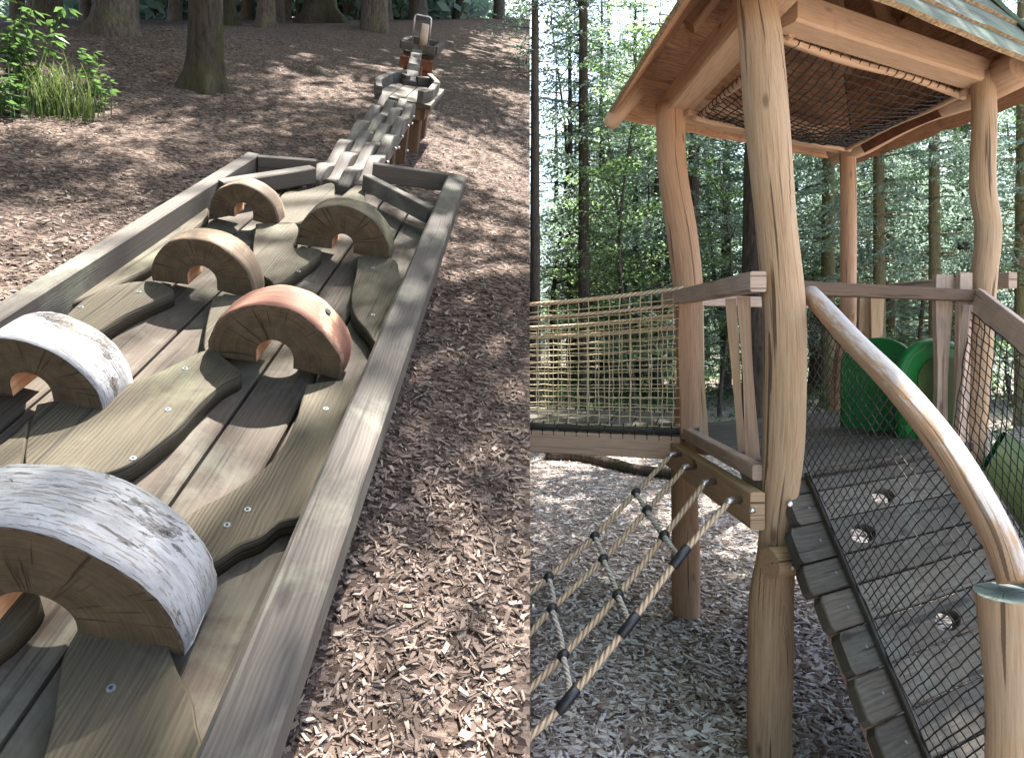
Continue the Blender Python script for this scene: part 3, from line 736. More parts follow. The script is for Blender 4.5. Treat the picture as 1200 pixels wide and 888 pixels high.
# ================================================================== the play tower (level ground)
PF = np.array([.921, 2.235, 0]); PL = np.array([.872, 3.343, 0])
U = np.array([1.21, .63, 0]); U /= np.linalg.norm(U); V_ = (PL - PF); V_ = V_ / np.linalg.norm(V_)
PR = PF + U * 1.37; PBk = PL + U * 1.36
UP = np.array([0, 0, 1.]); FL = 1.0
tower = thing('play_tower', 'larch log play tower with shaggy board roof and black net ceiling', 'play tower', (1.45, 2.9, 0))
def post(rows, Y, mat, name='post', parent=tower, sides=20, z_bottom=None, seed=0, lump=.085, capmat=None, label=None):
    rows = curve_pts(rows, (len(rows) - 1) * 6)
    pts = []; rad = []
    for px, py, w in rows:
        p = at(px, py, Y); pts.append(p); rad.append(w / 2 / FPX * Y / math.sqrt(1 + ((px - 600) / FPX) ** 2))
    if z_bottom is not None:
        e = pts[-1].copy(); e[2] = z_bottom; pts.append(e); rad.append(rad[-1])
    mb = MB(); mb.tube(pts, rad, sides, lump=lump, seed=seed, capmat=1 if capmat else None)
    return mb.build(name, [mat] + ([capmat] if capmat else []), parent, label)
post([(884,-14,46),(893,60,50),(899,150,53),(908,250,51),(917,340,51),(920,430,52),(918,520,51),(911,600,43),(909,650,45),(904,710,54),(902,780,56),(901,884,55)], 2.235, 'larch', z_bottom=-.15, seed=1)
post([(785,122,34),(788,200,34),(800,280,35),(806,340,35),(809,420,33),(806,500,32),(802,560,32),(803,640,33),(804,716,34)], 3.343, 'larch_orange', z_bottom=-.15, seed=2)
post([(1152,86,29),(1153,150,31),(1152,220,33),(1158,270,33),(1154,320,32),(1150,380,31),(1146,460,31),(1140,560,32),(1138,700,33)], PR[1], 'larch', z_bottom=-.15, seed=3)
post([(993,166,20),(994,240,20),(994,330,20),(992,390,21),(985,440,22),(984,500,22),(986,640,22)], PBk[1], 'larch_orange', z_bottom=-.15, seed=4)

# roof frame
BZ0, BZ1 = 2.62, 2.735
def tb(p, q, z0, z1, w, mat, name, parent=tower, wd=None, label=None):
    mb = MB(); p = np.array([p[0], p[1], (z0 + z1) / 2]); q = np.array([q[0], q[1], (z0 + z1) / 2])
    ax = q - p; mb.box(p, q, np.cross(ax, UP) if wd is None else wd, w, z1 - z0); return mb.build(name, [mat], parent, label)
cen = (PF + PL + PR + PBk) / 4
ins = .03
tb(PF + U * .01 + V_ * (-.10), PL + U * .01 + V_ * .06, BZ0 + .035, BZ1 + .03, .15, 'larch_beam', 'roof_beam')
tb(PF + U * .10 + V_ * .05, PR + U * .10 + V_ * .03, BZ0 + .002, BZ1, .11, 'larch_beam', 'roof_beam')
tb(PL + U * .02 - V_ * .02, PBk + U * .05 - V_ * .02, BZ0 + .005, BZ1 - .004, .12, 'larch_beam', 'roof_beam')
# rough half log on the far right side, with a bark patch left on it
bl = [PBk + V_ * .12 + U * .05, PBk * .5 + PR * .5 + U * .08, PR - V_ * .18 + U * .10]
pts = curve_pts([(*b[:2], 2.66) for b in bl], 16); rad = [.075 + .012 * math.sin(i * .55) for i in range(17)]
mb = MB(); mb.tube(pts, rad, 14, lump=.15, seed=9); mb.build('roof_beam', ['larch_beam'], tower, 'rough half-round beam with a strip of red bark left on it')
mb = MB()
pp = []
for i in range(4, 12):
    c = pts[i]; d = pts[i+1] - pts[i]; d /= np.linalg.norm(d); sd = -np.cross(d, UP); sd = sd / np.linalg.norm(sd)
    side = -U
    lo = c + side * rad[i] * .50 - UP * rad[i] * 1.02; hi = c + side * rad[i] * 1.10 + UP * rad[i] * (.10 + .22 * math.sin(i * 2.1))
    pp.append((lo + side * .012 - UP * .012, hi + side * .014))
for i in range(len(pp) - 1):
    i0 = len(mb.v); m1 = (pp[i][0] + pp[i][1]) / 2 + (-U - UP) * .014; m2 = (pp[i+1][0] + pp[i+1][1]) / 2 + (-U - UP) * .014
    mb.v += [pp[i][0], m1, pp[i][1], pp[i+1][0], m2, pp[i+1][1]]
    mb.face([i0, i0+1, i0+4, i0+3], [(i*.1, 0), (i*.1, .05), (i*.1+.1, .05), (i*.1+.1, 0)], 0, True)
    mb.face([i0+1, i0+2, i0+5, i0+4], [(i*.1, .05), (i*.1, .1), (i*.1+.1, .1), (i*.1+.1, .05)], 0, True)
mb.build('bark_strip', ['rust'], tower)
# inner poles that carry the net
zc = BZ0 + .005
NF = PF + U * .16 + V_ * .13; NL = PL + U * .13 - V_ * .10; NR = PR - U * .03 + V_ * .12; NB = PBk - U * .06 - V_ * .10
for (a, b, sd) in ((NF, NL, 1), (NF, NR, 2), (NR, NB, 3), (NL, NB, 4)):
    a3 = np.array([a[0], a[1], zc - .004 * sd]); b3 = np.array([b[0], b[1], zc - .004 * sd]); ax = (b3 - a3) / np.linalg.norm(b3 - a3)
    pt = [a3 - ax * .05 + (b3 - a3 + ax * .1) * t + UP * .006 * math.sin(t * 9 + sd) for t in np.linspace(0, 1, 12)]
    mb = MB(); mb.tube(pt, .016, 9, lump=.1, seed=sd); mb.build('net_pole', ['larch_beam'], tower)
# black net ceiling, sagging
def cord_grid(f, nu, nv, r, mb, sides=4, sub_u=None, sub_v=None, jit=0.0, seed=0):
    rr = random.Random(seed)
    J = {}
    def pnt(i, j):
        if (i, j) not in J: J[i, j] = np.array(f(i / nu, j / nv)) + np.array([rr.gauss(0, jit), rr.gauss(0, jit), rr.gauss(0, jit)])
        return J[i, j]
    for i in range(nu + 1): mb.tube([pnt(i, j) for j in range(nv + 1)], r, sides, False)
    for j in range(nv + 1): mb.tube([pnt(i, j) for i in range(nu + 1)], r, sides, False)
def ceil_f(s_, t):
    p = NF * (1-s_) * (1-t) + NR * s_ * (1-t) + NL * (1-s_) * t + NB * s_ * t
    sag = .10 * math.sin(math.pi * s_) ** .7 * math.sin(math.pi * t) ** .7
    return (p[0], p[1], zc - .012 - sag)
mb = MB(); cord_grid(ceil_f, 24, 21, .0034, mb, jit=.003, seed=3)
# lacing loops round the poles
for (a, b) in ((NF, NL), (NF, NR), (NR, NB), (NL, NB)):
    for k in range(19):
        t = (k + .5) / 19; p = a * (1-t) + b * t; q = np.array([p[0], p[1], zc]); ax = (b - a) / np.linalg.norm(b - a); sd = np.cross(ax, UP)
        mb.tube([q + (sd * math.cos(h) + UP * math.sin(h)) * .021 + ax * .012 * h / 3 for h in np.linspace(0, 2 * math.pi, 9)], .0024, 4, False)
mb.build('ceiling_net', ['blackcord'], tower)
# roof skin
OH_U, OH_V = .36, .26
EZ = 2.66
EF = PF - U*OH_U - V_*OH_V; EL = PL - U*OH_U + V_*OH_V; ER = PR + U*OH_U - V_*OH_V; EB = PBk + U*OH_U + V_*OH_V
pk = np.array([cen[0], cen[1], 3.88])
roof = MB()
corners = [np.array([e[0], e[1], z]) for e, z in ((EF, EZ - .05), (ER, EZ - .085), (EB, EZ), (EL, EZ))]
for a in corners:     # hip rafters carry the boards
    d = pk - a; roof.box(a + d * .40 - UP * .055, pk - d * .02 - UP * .06, np.cross(d, UP), .10, .07)
for k in range(4):
    a, b = corners[k], corners[(k + 1) % 4]; m = (a + b) / 2; d = pk - m
    roof.box(m + d * .42 - UP * .05, pk - d * .1 - UP * .055, np.cross(d, UP), .06, .05)
for a in corners:
    d = pk - a; sd = np.cross(d, UP); roof.box(a + d * .03 + UP * .035, pk + UP * .035, sd, .07, .018, mat=1)
roof_o = roof.build('roof', ['larch_orange', 'rooftop'], tower)
NC = 8
for k in range(4):
    a, b = corners[k], corners[(k + 1) % 4]
    nrm = np.cross(b - a, pk - a); nrm /= np.linalg.norm(nrm)
    if nrm[2] < 0: nrm = -nrm
    for c in range(NC):
        t0 = c / NC - (.0 if c == 0 else .03); t1 = min((c + 1) / NC + .035, .985)
        mb = MB(); N = 22; rows = []
        sl = np.linalg.norm((pk - (a + b) / 2))
        for i in range(N + 1):
            s_ = i / N
            wob = .012 * mnoise.noise(Vector((s_ * 9 + c * 3.3, k * 5.1, 0))) + .006 * mnoise.noise(Vector((s_ * 40, c * 3.3, k)))
            e0 = (a + (pk - a) * (t0 + wob)) * (1 - s_) + (b + (pk - b) * (t0 + wob)) * s_
            e1 = (a + (pk - a) * t1) * (1 - s_) + (b + (pk - b) * t1) * s_
            dz = .006 * mnoise.noise(Vector((s_ * 7, c, k * 3 + 9)))
            lo_off = .012 + dz; th0 = .020
            rows.append((e0 + nrm * lo_off, e0 + nrm * (lo_off + th0), e1 + nrm * .012, e1 + nrm * .001))
        i0 = 0
        for rw in rows: mb.v += list(rw)
        Ls = np.linalg.norm(b - a) * (1 - t0)
        for i in range(N):
            p = i * 4; q = p + 4; u0, u1 = Ls * i / N, Ls * (i + 1) / N; w = sl / NC
            mb.face([p+1, q+1, q+2, p+2], [(u0, 0), (u1, 0), (u1, w), (u0, w)], 0)
            mb.face([p, q, q+1, p+1], [(u0, 0), (u1, 0), (u1, .02), (u0, .02)], 1)
            mb.face([p+3, q+3, q, p], [(u0, w), (u1, w), (u1, 0), (u0, 0)], 2)
            mb.face([p+2, q+2, q+3, p+3], [(u0, 0), (u1, 0), (u1, .02), (u0, .02)], 2)
        mb.face([0, 1, 2, 3], [(0, 0)] * 4, 1); e = N * 4; mb.face([e+3, e+2, e+1, e], [(0, 0)] * 4, 1)
        mb.build('roof_board', ['rooftop', 'roofedge', 'roofunder'], roof_o)
    # inner lining board under the eave, rough and dark
# stub of a rafter at the left eave corner
mb = MB(); el = corners[3]; mb.tube([el + (pk - el) * .14 - UP * .03, el - UP * .02, el + (el - pk) * .02 - UP * .022], [.05, .045, .03], 12); mb.build('rafter_end', ['larch_beam'], tower)

# platform boards
NPB = 9
for k in range(NPB):
    t = (k + .5) / NPB; p = PF * (1 - t) + PL * t; q = PR * (1 - t) + PBk * t
    tb(p + U * (.02 if 0 < k < NPB - 1 else .09), q + U * (.02 if 0 < k < NPB - 1 else -.09), FL - .036, FL + .001 * (k % 3), np.linalg.norm(PL - PF) / NPB - .007, 'deck', 'platform_board')
tb(PF + V_ * .12 + U * .12, PR + V_ * .12 - U * .1, FL - .14, FL - .04, .06, 'larch_grey', 'platform_joist')
tb(PL - V_ * .12 + U * .12, PBk - V_ * .12 - U * .1, FL - .14, FL - .04, .06, 'larch_grey', 'platform_joist')
# left front: rope board, kick rail, handrail, balusters
tb(PF - U * .085 - V_ * .02, PL - U * .075 - V_ * .06, .815, .945, .05, 'larch', 'rope_board')
tb(PF - U * .045 + V_ * .03, PL - U * .02 - V_ * .10, FL - .03, FL + .025, .05, 'larch_grey', 'kick_rail')
tb(np.array([.845, 2.165, 0]), np.array([.838, 3.43, 0]), 1.635, 1.705, .055, 'larch_grey', 'handrail')
def slat(px0, y_top, y_bot, w_px, Y, mat='larch', name='baluster', lean=0.0, wave=0.0, ph=0.0, th=.028, wd=None, parent=tower):
    n = 14; wd = V_ if wd is None else wd
    mb = MB(); rows = []
    for i in range(n + 1):
        t = i / n; p = at(px0 + lean * t, y_top + (y_bot - y_top) * t, Y)
        wv = wave * math.sin(t * 5.2 + ph)
        rows.append((p, w_px / FPX * Y * (1 + wv)))
    fr = np.array([1., 0, 0]); dp = np.array([0, 1., 0])
    if wd is not None and abs(wd[1]) > .9: fr = np.array([.95, -.3, 0]); dp = np.array([.3, .95, 0])
    for p, w in rows:
        for sx, sy in ((-1, -1), (1, -1), (1, 1), (-1, 1)): mb.v.append(p + fr * sx * w / 2 + dp * sy * th / 2)
    h = abs(rows[0][0][2] - rows[-1][0][2])
    for i in range(n):
        for j in range(4):
            j2 = (j + 1) % 4; a = i * 4
            mb.face([a + j2, a + j, a + 4 + j, a + 4 + j2], [(h*i/n, j2*.05), (h*i/n, j*.05), (h*(i+1)/n, j*.05), (h*(i+1)/n, j2*.05)], 0, False)
    mb.face([0, 1, 2, 3], [(0, 0), (0, .05), (.03, .05), (.03, 0)], 0); e = n * 4; mb.face([e+3, e+2, e+1, e], [(0, 0), (0, .05), (.03, .05), (.03, 0)], 0)
    return mb.build(name, [mat], parent)
slat(803, 352, 508, 13, 3.10, 'larch_orange', lean=0, wave=.14, ph=0)
slat(817, 350, 512, 9, 2.98, 'larch', lean=8, wave=.18, ph=2)
slat(856, 350, 540, 10, 2.62, 'larch', lean=14, wave=.18, ph=1)
slat(871, 348, 552, 14, 2.48, 'larch_beam', lean=12, wave=.18, ph=2.6)
# rail across the ramp head, far rail and its boards
tb(PF + U * .14 + V_ * .02, PR - U * .03 + V_ * .0, 1.632, 1.684, .045, 'darkbar', 'cross_rail')
fr0 = at(1044, 330, 3.75); fr1 = at(1187, 320, 2.98)
mb = MB(); mb.box(np.array([fr0[0], fr0[1], 1.745]), np.array([fr1[0], fr1[1], 1.74]), (1, .3, 0), .045, .075); mb.build('far_rail', ['larch_grey'], tower)
slat(1105, 322, 516, 16, 2.88, 'larch_grey', lean=-4, wave=.26, ph=1.2, wd=U)
slat(1130, 320, 545, 14, 2.84, 'larch_grey', lean=-5, wave=.06, wd=U)
slat(1013, 348, 470, 13, 3.85, 'larch', lean=-2, wave=.08, wd=U)
slat(1027, 348, 470, 14, 3.80, 'larch', lean=-2, wave=.12, ph=2, wd=U)
tb(PL + U * .1 + V_ * .06, PBk - U * .1 + V_ * .06, 1.64, 1.70, .05, 'larch_grey', 'far_rail')
# cleat on the front post under the ramp, and bolts
cl = at(905, 655, 2.18)
mb = MB(); mb.tube([cl - U * .02 + np.array([-.01, -.03, 0]), cl + U * .09 + np.array([0, -.05, .0])], [.052, .05], 12, lump=.12, seed=5); mb.build('ramp_cleat', ['larch'], tower)
def bolt(p, d, r, parent, l=.014):
    mb = MB(); d = np.array(d, float); d /= np.linalg.norm(d); p = np.array(p)
    mb.tube([p - d * .004, p + d * l * .5, p + d * l], [r, r, r * .55], 10); return mb.build('bolt', ['steel'], parent)
bolt(at(925, 590, 2.15), (-.3, -1, 0), .011, tower); bolt(at(928, 664, 2.07), (-.2, -1, 0), .010, tower)
bolt(at(882, 598, 2.15), (-.9, -.45, 0), .010, tower)

# ------------------------------------------------------------------ ramp
W_ = np.array([.057, -1, -1.0])
def ramp_p(i, j, k=0): return np.array([PF[0], PF[1], FL]) + U * i + W_ * j + k * RN
RN = np.cross(U, W_); RN /= np.linalg.norm(RN)
if RN[2] < 0: RN = -RN
ramp_o = thing('climbing_ramp', 'steep dark plank climbing ramp with foot holes and log handrail', 'ramp', ramp_p(.6, .9) * np.array([1, 1, 0]))
lefts = [.06, .03, -.02, -.03, -.0, .015, .005, .012, .02, .01, .0, .02]
edges = [.03, .07, .148, .235, .306, .385, .47, .555, .64, .725, .81, .9, .965]
holes = {1: [.518], 2: [.318], 5: [.525], 8: [.3]}
for k in range(len(edges) - 1):
    j0, j1 = edges[k] + .0018, edges[k + 1] - .0018; i0, i1 = lefts[k], 1.23
    mb = MB(); fn = .012
    def uvr(p): r = p - ramp_p(0, 0); return (r @ U, -(r[2]))
    hs = holes.get(k, [])
    out = [ramp_p(i0 + .012, j0), ramp_p(i1, j0), ramp_p(i1, j1), ramp_p(i0 + .012, j1), ramp_p(i0, j1 - .012), ramp_p(i0, j0 + .012)]
    if not hs:
        mb.slab(out, -RN, .036, uvr, bevel=.005)
        mb.build('ramp_board', ['deck'], ramp_o)
    else:   # board built of two slabs with an opening between two notches
        h = hs[0]; jm0 = j0 + (j1 - j0) * .30; jm1 = j0 + (j1 - j0) * .86; hw = .068
        ell = [(h + hw * math.cos(t), (jm0 + jm1) / 2 + (jm1 - jm0) / 2 * math.sin(t)) for t in np.linspace(math.pi, 0, 9)]
        ell2 = [(h + hw * math.cos(t), (jm0 + jm1) / 2 + (jm1 - jm0) / 2 * math.sin(t)) for t in np.linspace(-math.pi, 0, 9)]
        jm = (jm0 + jm1) / 2
        lowp = [ramp_p(i0, j1 - .012), ramp_p(i0, jm)] + [ramp_p(*q) for q in ell] + [ramp_p(i1, jm), ramp_p(i1, j1), ramp_p(i0 + .012, j1)]
        upp = [ramp_p(i0, j0 + .012), ramp_p(i0, jm)] + [ramp_p(*q) for q in ell2] + [ramp_p(i1, jm), ramp_p(i1, j0), ramp_p(i0 + .012, j0)]
        mb.slab(lowp, -RN, .036, uvr, bevel=.0005); mb.slab(upp, -RN, .036, uvr, bevel=.0005)
        mb.build('ramp_board', ['deck'], ramp_o)
    for q in (.10,):
        p = ramp_p(q + .01 * (k % 2), (j0 + j1) / 2, .001); mb = MB(); mb.tube([p - RN * .003, p + RN * .001], .0045, 10); mb.build('screw', ['dullscrew'], ramp_o)
for i in (.13, 1.08):
    mb = MB(); mb.box(ramp_p(i, .06, -.085), ramp_p(i, .98, -.085), U, .05, .09); mb.build('stringer', ['larch_grey'], ramp_o)
for i in (.155, 1.055):
    mb = MB(); mb.box(ramp_p(i, .02, .009), ramp_p(i, .98, .009), U, .014, .014); mb.build('net_batten', ['deck'], ramp_o)
# handrail log and newel post
def yhr(px): return 1.20 / ((px - 600) / FPX + .057)
hr = curve_pts([(948,344,26),(1000,400,33),(1050,452,38),(1100,512,43),(1140,574,46),(1170,630,48),(1190,682,48)], 40)
pts = [at(px, py, yhr(px)) for px, py, w in hr]; rad = [w * .80 / 2 / FPX * yhr(px) for px, py, w in hr]
mb = MB(); mb.tube(pts, rad, 18, lump=.12, seed=12); mb.build('log_handrail', ['greylog'], ramp_o)
HRP, HRR = pts, rad
ny = yhr(1178) - .02
post([(1177,694,76),(1179,720,72),(1181,760,66),(1184,820,62),(1184,900,62),(1182,1000,64),(1180,1100,66)], ny, 'larch', 'newel_post', ramp_o, 22, -.15, 6, .05, capmat='stump_top')
# black nets beside the ramp
def netf(s_, t):      # s along the ramp, t from batten up to the rail
    lo = ramp_p(.155, .02 + .78 * s_, .022)
    k = s_ * (len(HRP) - 1); i = min(int(k), len(HRP) - 2); hi = HRP[i] * (1 - (k - i)) + HRP[i+1] * (k - i); hi = hi - UP * HRR[i] * 1.0
    p = lo * (1 - t) + hi * t
    return p + U * .012 * math.sin(math.pi * t) * math.sin(s_ * 5)
def diamond(f, nu, nv, r, mb, seed=0, jit=.001):
    rr = random.Random(seed); J = {}
    def P_(i, j):
        if (i, j) not in J: J[i, j] = np.array(f(i / nu, j / nv)) + np.array([rr.gauss(0, jit) for _ in range(3)])
        return J[i, j]
    for off in range(-nv, nu + 1, 2):
        pts = [P_(off + j, j) for j in range(nv + 1) if 0 <= off + j <= nu]
        if len(pts) > 1: mb.tube(pts, r, 4, False)
    for off in range(0, nu + nv + 1, 2):
        pts = [P_(off - j, j) for j in range(nv + 1) if 0 <= off - j <= nu]
        if len(pts) > 1: mb.tube(pts, r, 4, False)
    for e in (0, nv): mb.tube([P_(i, e) for i in range(nu + 1)], r * 1.6, 5, False)
    for e in (0, nu): mb.tube([P_(e, j) for j in range(nv + 1)], r * 1.3, 5, False)
HY = np.array([p[1] for p in HRP]); HX = np.array([p[0] for p in HRP]); HZ = np.array([p[2] for p in HRP]); HRr = np.array(HRR); od = np.argsort(HY)
def net_edges(jj):
    lo = ramp_p(.155, jj, .022); yy = lo[1]
    hi = np.array([np.interp(yy, HY[od], HX[od]), yy, np.interp(yy, HY[od], HZ[od]) - np.interp(yy, HY[od], HRr[od]) * 1.15]); return lo, hi
rr = random.Random(4)
jn, jx = PF[1] - HY.max() + .005, PF[1] - HY.min() - .02
mb = MB(); cell = .040; jit = {}
def net_pt(jj, z):
    lo, hi = net_edges(jj); f = (z - lo[2]) / max(.02, hi[2] - lo[2])
    return (lo + (hi - lo) * f if hi[2] > lo[2] + .02 else lo), f
for sgn in (1.2, -.72):
    for c in np.arange(-2.2, 3.2, cell):
        run = []
        for q in range(int(2.0 / (cell / 2))):
            jj = jn + q * cell / 2
            z = c + sgn * jj
            ok = jj <= jx
            if ok:
                p, f = net_pt(jj, z); ok = -.015 <= f <= 1.015
            if ok:
                key = (round(jj, 4), round(z, 3))
                if key not in jit: jit[key] = np.array([rr.gauss(0, .0012) for _ in range(3)]) + U * .010 * math.sin(jj * 9) * math.sin(math.pi * max(0, min(1, f)))
                run.append(p + jit[key])
            if (not ok or q == int(2.0 / (cell / 2)) - 1) and run:
                if len(run) > 1: mb.tube(run, .0021, 4, False)
                run = []
for t_ in (0, 1): mb.tube([net_edges(jj)[t_] for jj in np.linspace(jn, jx, 30)], .0032, 5, False)
e0 = net_edges(jn); mb.tube([e0[0] * (1 - t_) + e0[1] * t_ for t_ in np.linspace(0, 1, 12)], .004, 5, False)
mb.build('side_net', ['litcord'], ramp_o)
# right-hand rail board and net
r0 = at(1142, 350, 2.82); r1 = at(1200, 396, 2.52); dr = (r1 - r0) / (r0[1] - r1[1])
r2 = r0 + dr * 1.05
mb = MB(); mb.box(r0 + UP * 0, r2, U, .035, .10); mb.build('rail_board', ['larch_grey'], ramp_o)
mb = MB(); mb.box(r0 - UP * .03 - U * .05 + V_ * 0, np.array([r0[0] - .105, r0[1] - .03, 1.005]), U, .025, .03); mb.build('net_batten', ['larch_grey'], ramp_o)
def netr(s_, t):
    lo = ramp_p(1.055, .02 + .9 * s_, .022)
    hi = r0 - UP * .05 - U * .04 + (r2 - r0) * s_
    return lo * (1 - t) + hi * t + U * .008 * math.sin(s_ * 6 + t * 3)
mb = MB(); cord_grid(netr, 30, 17, .0026, mb, jit=.002, seed=8); mb.build('side_net', ['blackcord'], ramp_o)

# ------------------------------------------------------------------ rope bridge
bridge = thing('net_bridge', 'plank bridge with straw-coloured net sides meeting the tower', 'bridge', (.3, 3.6, 0))
b0 = np.array([.84, 3.16, 0]); b1 = np.array([-.12, 3.435, 0]); bd = (b1 - b0) / np.linalg.norm(b1 - b0); bn = np.array([-bd[1], bd[0], 0]);
if bn[1] < 0: bn = -bn
mb = MB(); mb.box(b0 + UP * .918, b1 + UP * .918, bn, .06, .115); mb.build('bridge_beam', ['larch_beam'], bridge)
mb = MB(); mb.box(b0 + UP * .918 + bn * .62, b1 + UP * .918 + bn * .62, bn, .06, .115); mb.build('bridge_beam', ['larch_beam'], bridge)
Lb = np.linalg.norm(b1 - b0); nbp = 8
for k in range(nbp):
    c = b0 + bd * Lb * (k + .5) / nbp
    mb = MB(); mb.box(c - bn * .02 + UP * .995, c + bn * .66 + UP * .995, bd, Lb / nbp - .007, .03); mb.build('bridge_plank', ['deck'], bridge)
for side, off in ((0, .0), (1, .62)):
    def nf(s_, t, off=off):
        p = b0 - bd * .02 + bd * (Lb + .02) * s_ + bn * (off + .01)
        ztop = (1.715 if off == 0 else 1.60) - .05 * math.sin(math.pi * min(1, s_ * .55 + .0) ) - .03 * s_
        return np.array([p[0], p[1], 1.015 + (ztop - 1.015) * t])
    mb = MB(); cord_grid(nf, 19, 14, .0026, mb, jit=.0022, seed=20 + side); mb.build('side_net', ['netcord'], bridge)
    for t, r in ((1.0, .011), (.885, .009)):
        mb = MB(); mb.tube([nf(s_, t) for s_ in np.linspace(0, 1, 20)], r, 8); mb.build('top_rope', ['rope'], bridge)
    mb = MB()
    for k in range(17):
        q = nf(k / 17, 0); mb.tube([q + UP * .01, q - bn * .035 - UP * .02, q - bn * .038 - UP * .06], .004, 5, False)
    mb.tube([nf(s_, 0) - bn * .036 - UP * .022 for s_ in np.linspace(0, 1, 20)], .005, 6); mb.build('net_lacing', ['blackcord'], bridge)

# ------------------------------------------------------------------ climbing rope net
rope_net = thing('rope_climbing_net', 'slanting beige rope climbing net with black connectors below the tower', 'climbing net', (.2, 2.6, 0))
pins = [(797,532),(814,546),(838,564),(868,585)]
foot = [(622,694),(622,741),(622,806),(622,862)]
knots = [[(745,577),(697,628),(643,676)],[(758,598),(707,655),(647,713)],[(778,628),(724,697),(660,768)],[(797,652),(737,732),(665,820)]]
KP = []
face_p = PF - U * .085; face_n = np.cross(V_, UP); face_p = face_p + face_n * (-.026 if face_n[0] > 0 else .026)
for k, ((px, py), (fx, fy), kn) in enumerate(zip(pins, foot, knots)):
    rv = ray(px, py); pf = C0 + rv * (((face_p - C0) @ face_n) / (rv @ face_n)); p = pf - U * .055
    # plane of the net: points lie where their rays meet the rope's vertical plane along -U, running down to the ground
    nrm = np.cross(U, UP); base = p
    def hit(q):
        r = ray(*q); t = ((base - C0) @ nrm) / (r @ nrm); return C0 + r * t
    mids = [hit(q) for q in kn]; end = hit((fx, fy)); last = end + (end - mids[-1]) * .55
    mb = MB(); mb.tube(curve_pts([p] + mids + [end, last], 30), .0105, 8); mb.build('rope', ['rope'], rope_net)
    KP.append(mids)
    mb = MB(); mb.tube([pf + U * .004, p - U * .004, p - U * .014 - UP * .006], [.0135, .0135, .0115], 12); mb.build('steel_sleeve', ['steel'], rope_net)
for c in range(3):
    chain = [KP[k][c] for k in range(4)]
    cp = []
    for a, b in zip(chain[:-1], chain[1:]):
        cp.append(a); cp.append((a + b) / 2 - UP * .022 + np.array([.012, 0, 0]))
    cp.append(chain[-1])
    mb = MB(); mb.tube(curve_pts(cp, 30), .0105, 8); mb.build('cross_rope', ['rope_grey'], rope_net)
    for k in range(4):
        p = chain[k]; d = (KP[k][min(c + 1, 2)] - KP[k][max(c - 1, 0)]); d /= np.linalg.norm(d)
        mb = MB()
        if k == 3: mb.tube([p - d * .045, p - d * .042, p + d * .042, p + d * .045], [.013, .0165, .0165, .013], 14)
        else:
            mb.tube([p - d * .022, p - d * .014, p, p + d * .014, p + d * .022], [.011, .017, .020, .017, .011], 12)
        mb.build('connector', ['blackplastic'], rope_net)

# ------------------------------------------------------------------ green slide
slide = thing('green_slide', 'glossy green plastic slide starting on the tower platform', 'slide', (2.2, 2.9, 0))
def wing(p0, p1, z0, z1, th, mat, name, parent, rim=None, inner=None, bulge=.03):
    ax = p1 - p0; L = np.linalg.norm(ax); ax /= L; nn = np.cross(UP, ax)
    hw = L / 2; prof = [(-hw, z0)]
    for t in np.linspace(math.pi, 0, 17): prof.append((hw * math.cos(t), z1 - hw * .85 + hw * .85 * math.sin(t)))
    prof.append((hw, z0))
    c = (p0 + p1) / 2
    def P3(x, z, s_): return np.array([c[0], c[1], 0]) + ax * x + UP * z + nn * (s_ + bulge * (1 - (x / hw) ** 2))
    mb = MB(); n = len(prof)
    for s_ in (-th / 2, th / 2):
        for (x, z) in prof: mb.v.append(P3(x, z, s_))
    for k in range(n):
        k2 = (k + 1) % n; mb.face([k, k2, n + k2, n + k], [(0, 0)] * 4, 0, True)
    # fans
    for s_i, rev in ((0, True), (n, False)):
        for k in range(n // 2):
            a, b, c2, d = k, k + 1, n - 2 - k, n - 1 - k
            if b >= c2 and b != c2:
                break
            q = [s_i + a, s_i + b, s_i + c2, s_i + d] if b != c2 else [s_i + a, s_i + b, s_i + d]
            if rev: q.reverse()
            mb.face(q, [(0, 0)] * len(q), 0)
    o = mb.build(name, [mat], parent)
    # rolled rim
    mb = MB(); mb.tube([P3(x, z, 0) for x, z in prof], th * .62, 8); mb.build('rim', [mat], o)
    return o
wa = np.array([1.73, 3.30, 0]); wb = np.array([1.945, 3.05, 0])
wing(wa, wb, 1.0, 1.455, .022, 'greenplastic', 'side_wing', slide)
wc = at(1055, 500, 2.96); wdn = at(1135, 500, 3.02)
wing(np.array([wc[0], wc[1], 0]), np.array([wdn[0], wdn[1], 0]), 1.0, 1.445, .04, 'greenplastic', 'side_wing', slide, bulge=.0)
# hollow inside of the near wing
icx = (wc + wdn) / 2; axx = (wdn - wc); axx[2] = 0; Lw = np.linalg.norm(axx); axx /= Lw; nnw = np.cross(UP, axx)
if nnw[1] > 0: nnw = -nnw
hw = Lw / 2 * .72
prof = [(-hw, 1.004)] + [(hw * math.cos(t), 1.385 - hw * .85 + hw * .85 * math.sin(t)) for t in np.linspace(math.pi, 0, 15)] + [(hw, 1.004)]
mb = MB(); mb.slab([np.array([icx[0], icx[1], 0]) + axx * (x + .02) + UP * z + nnw * .026 for x, z in prof], -nnw, .004, lambda p: (p[2], p[0]), bevel=.001); mb.build('inner_panel', ['olive'], slide)
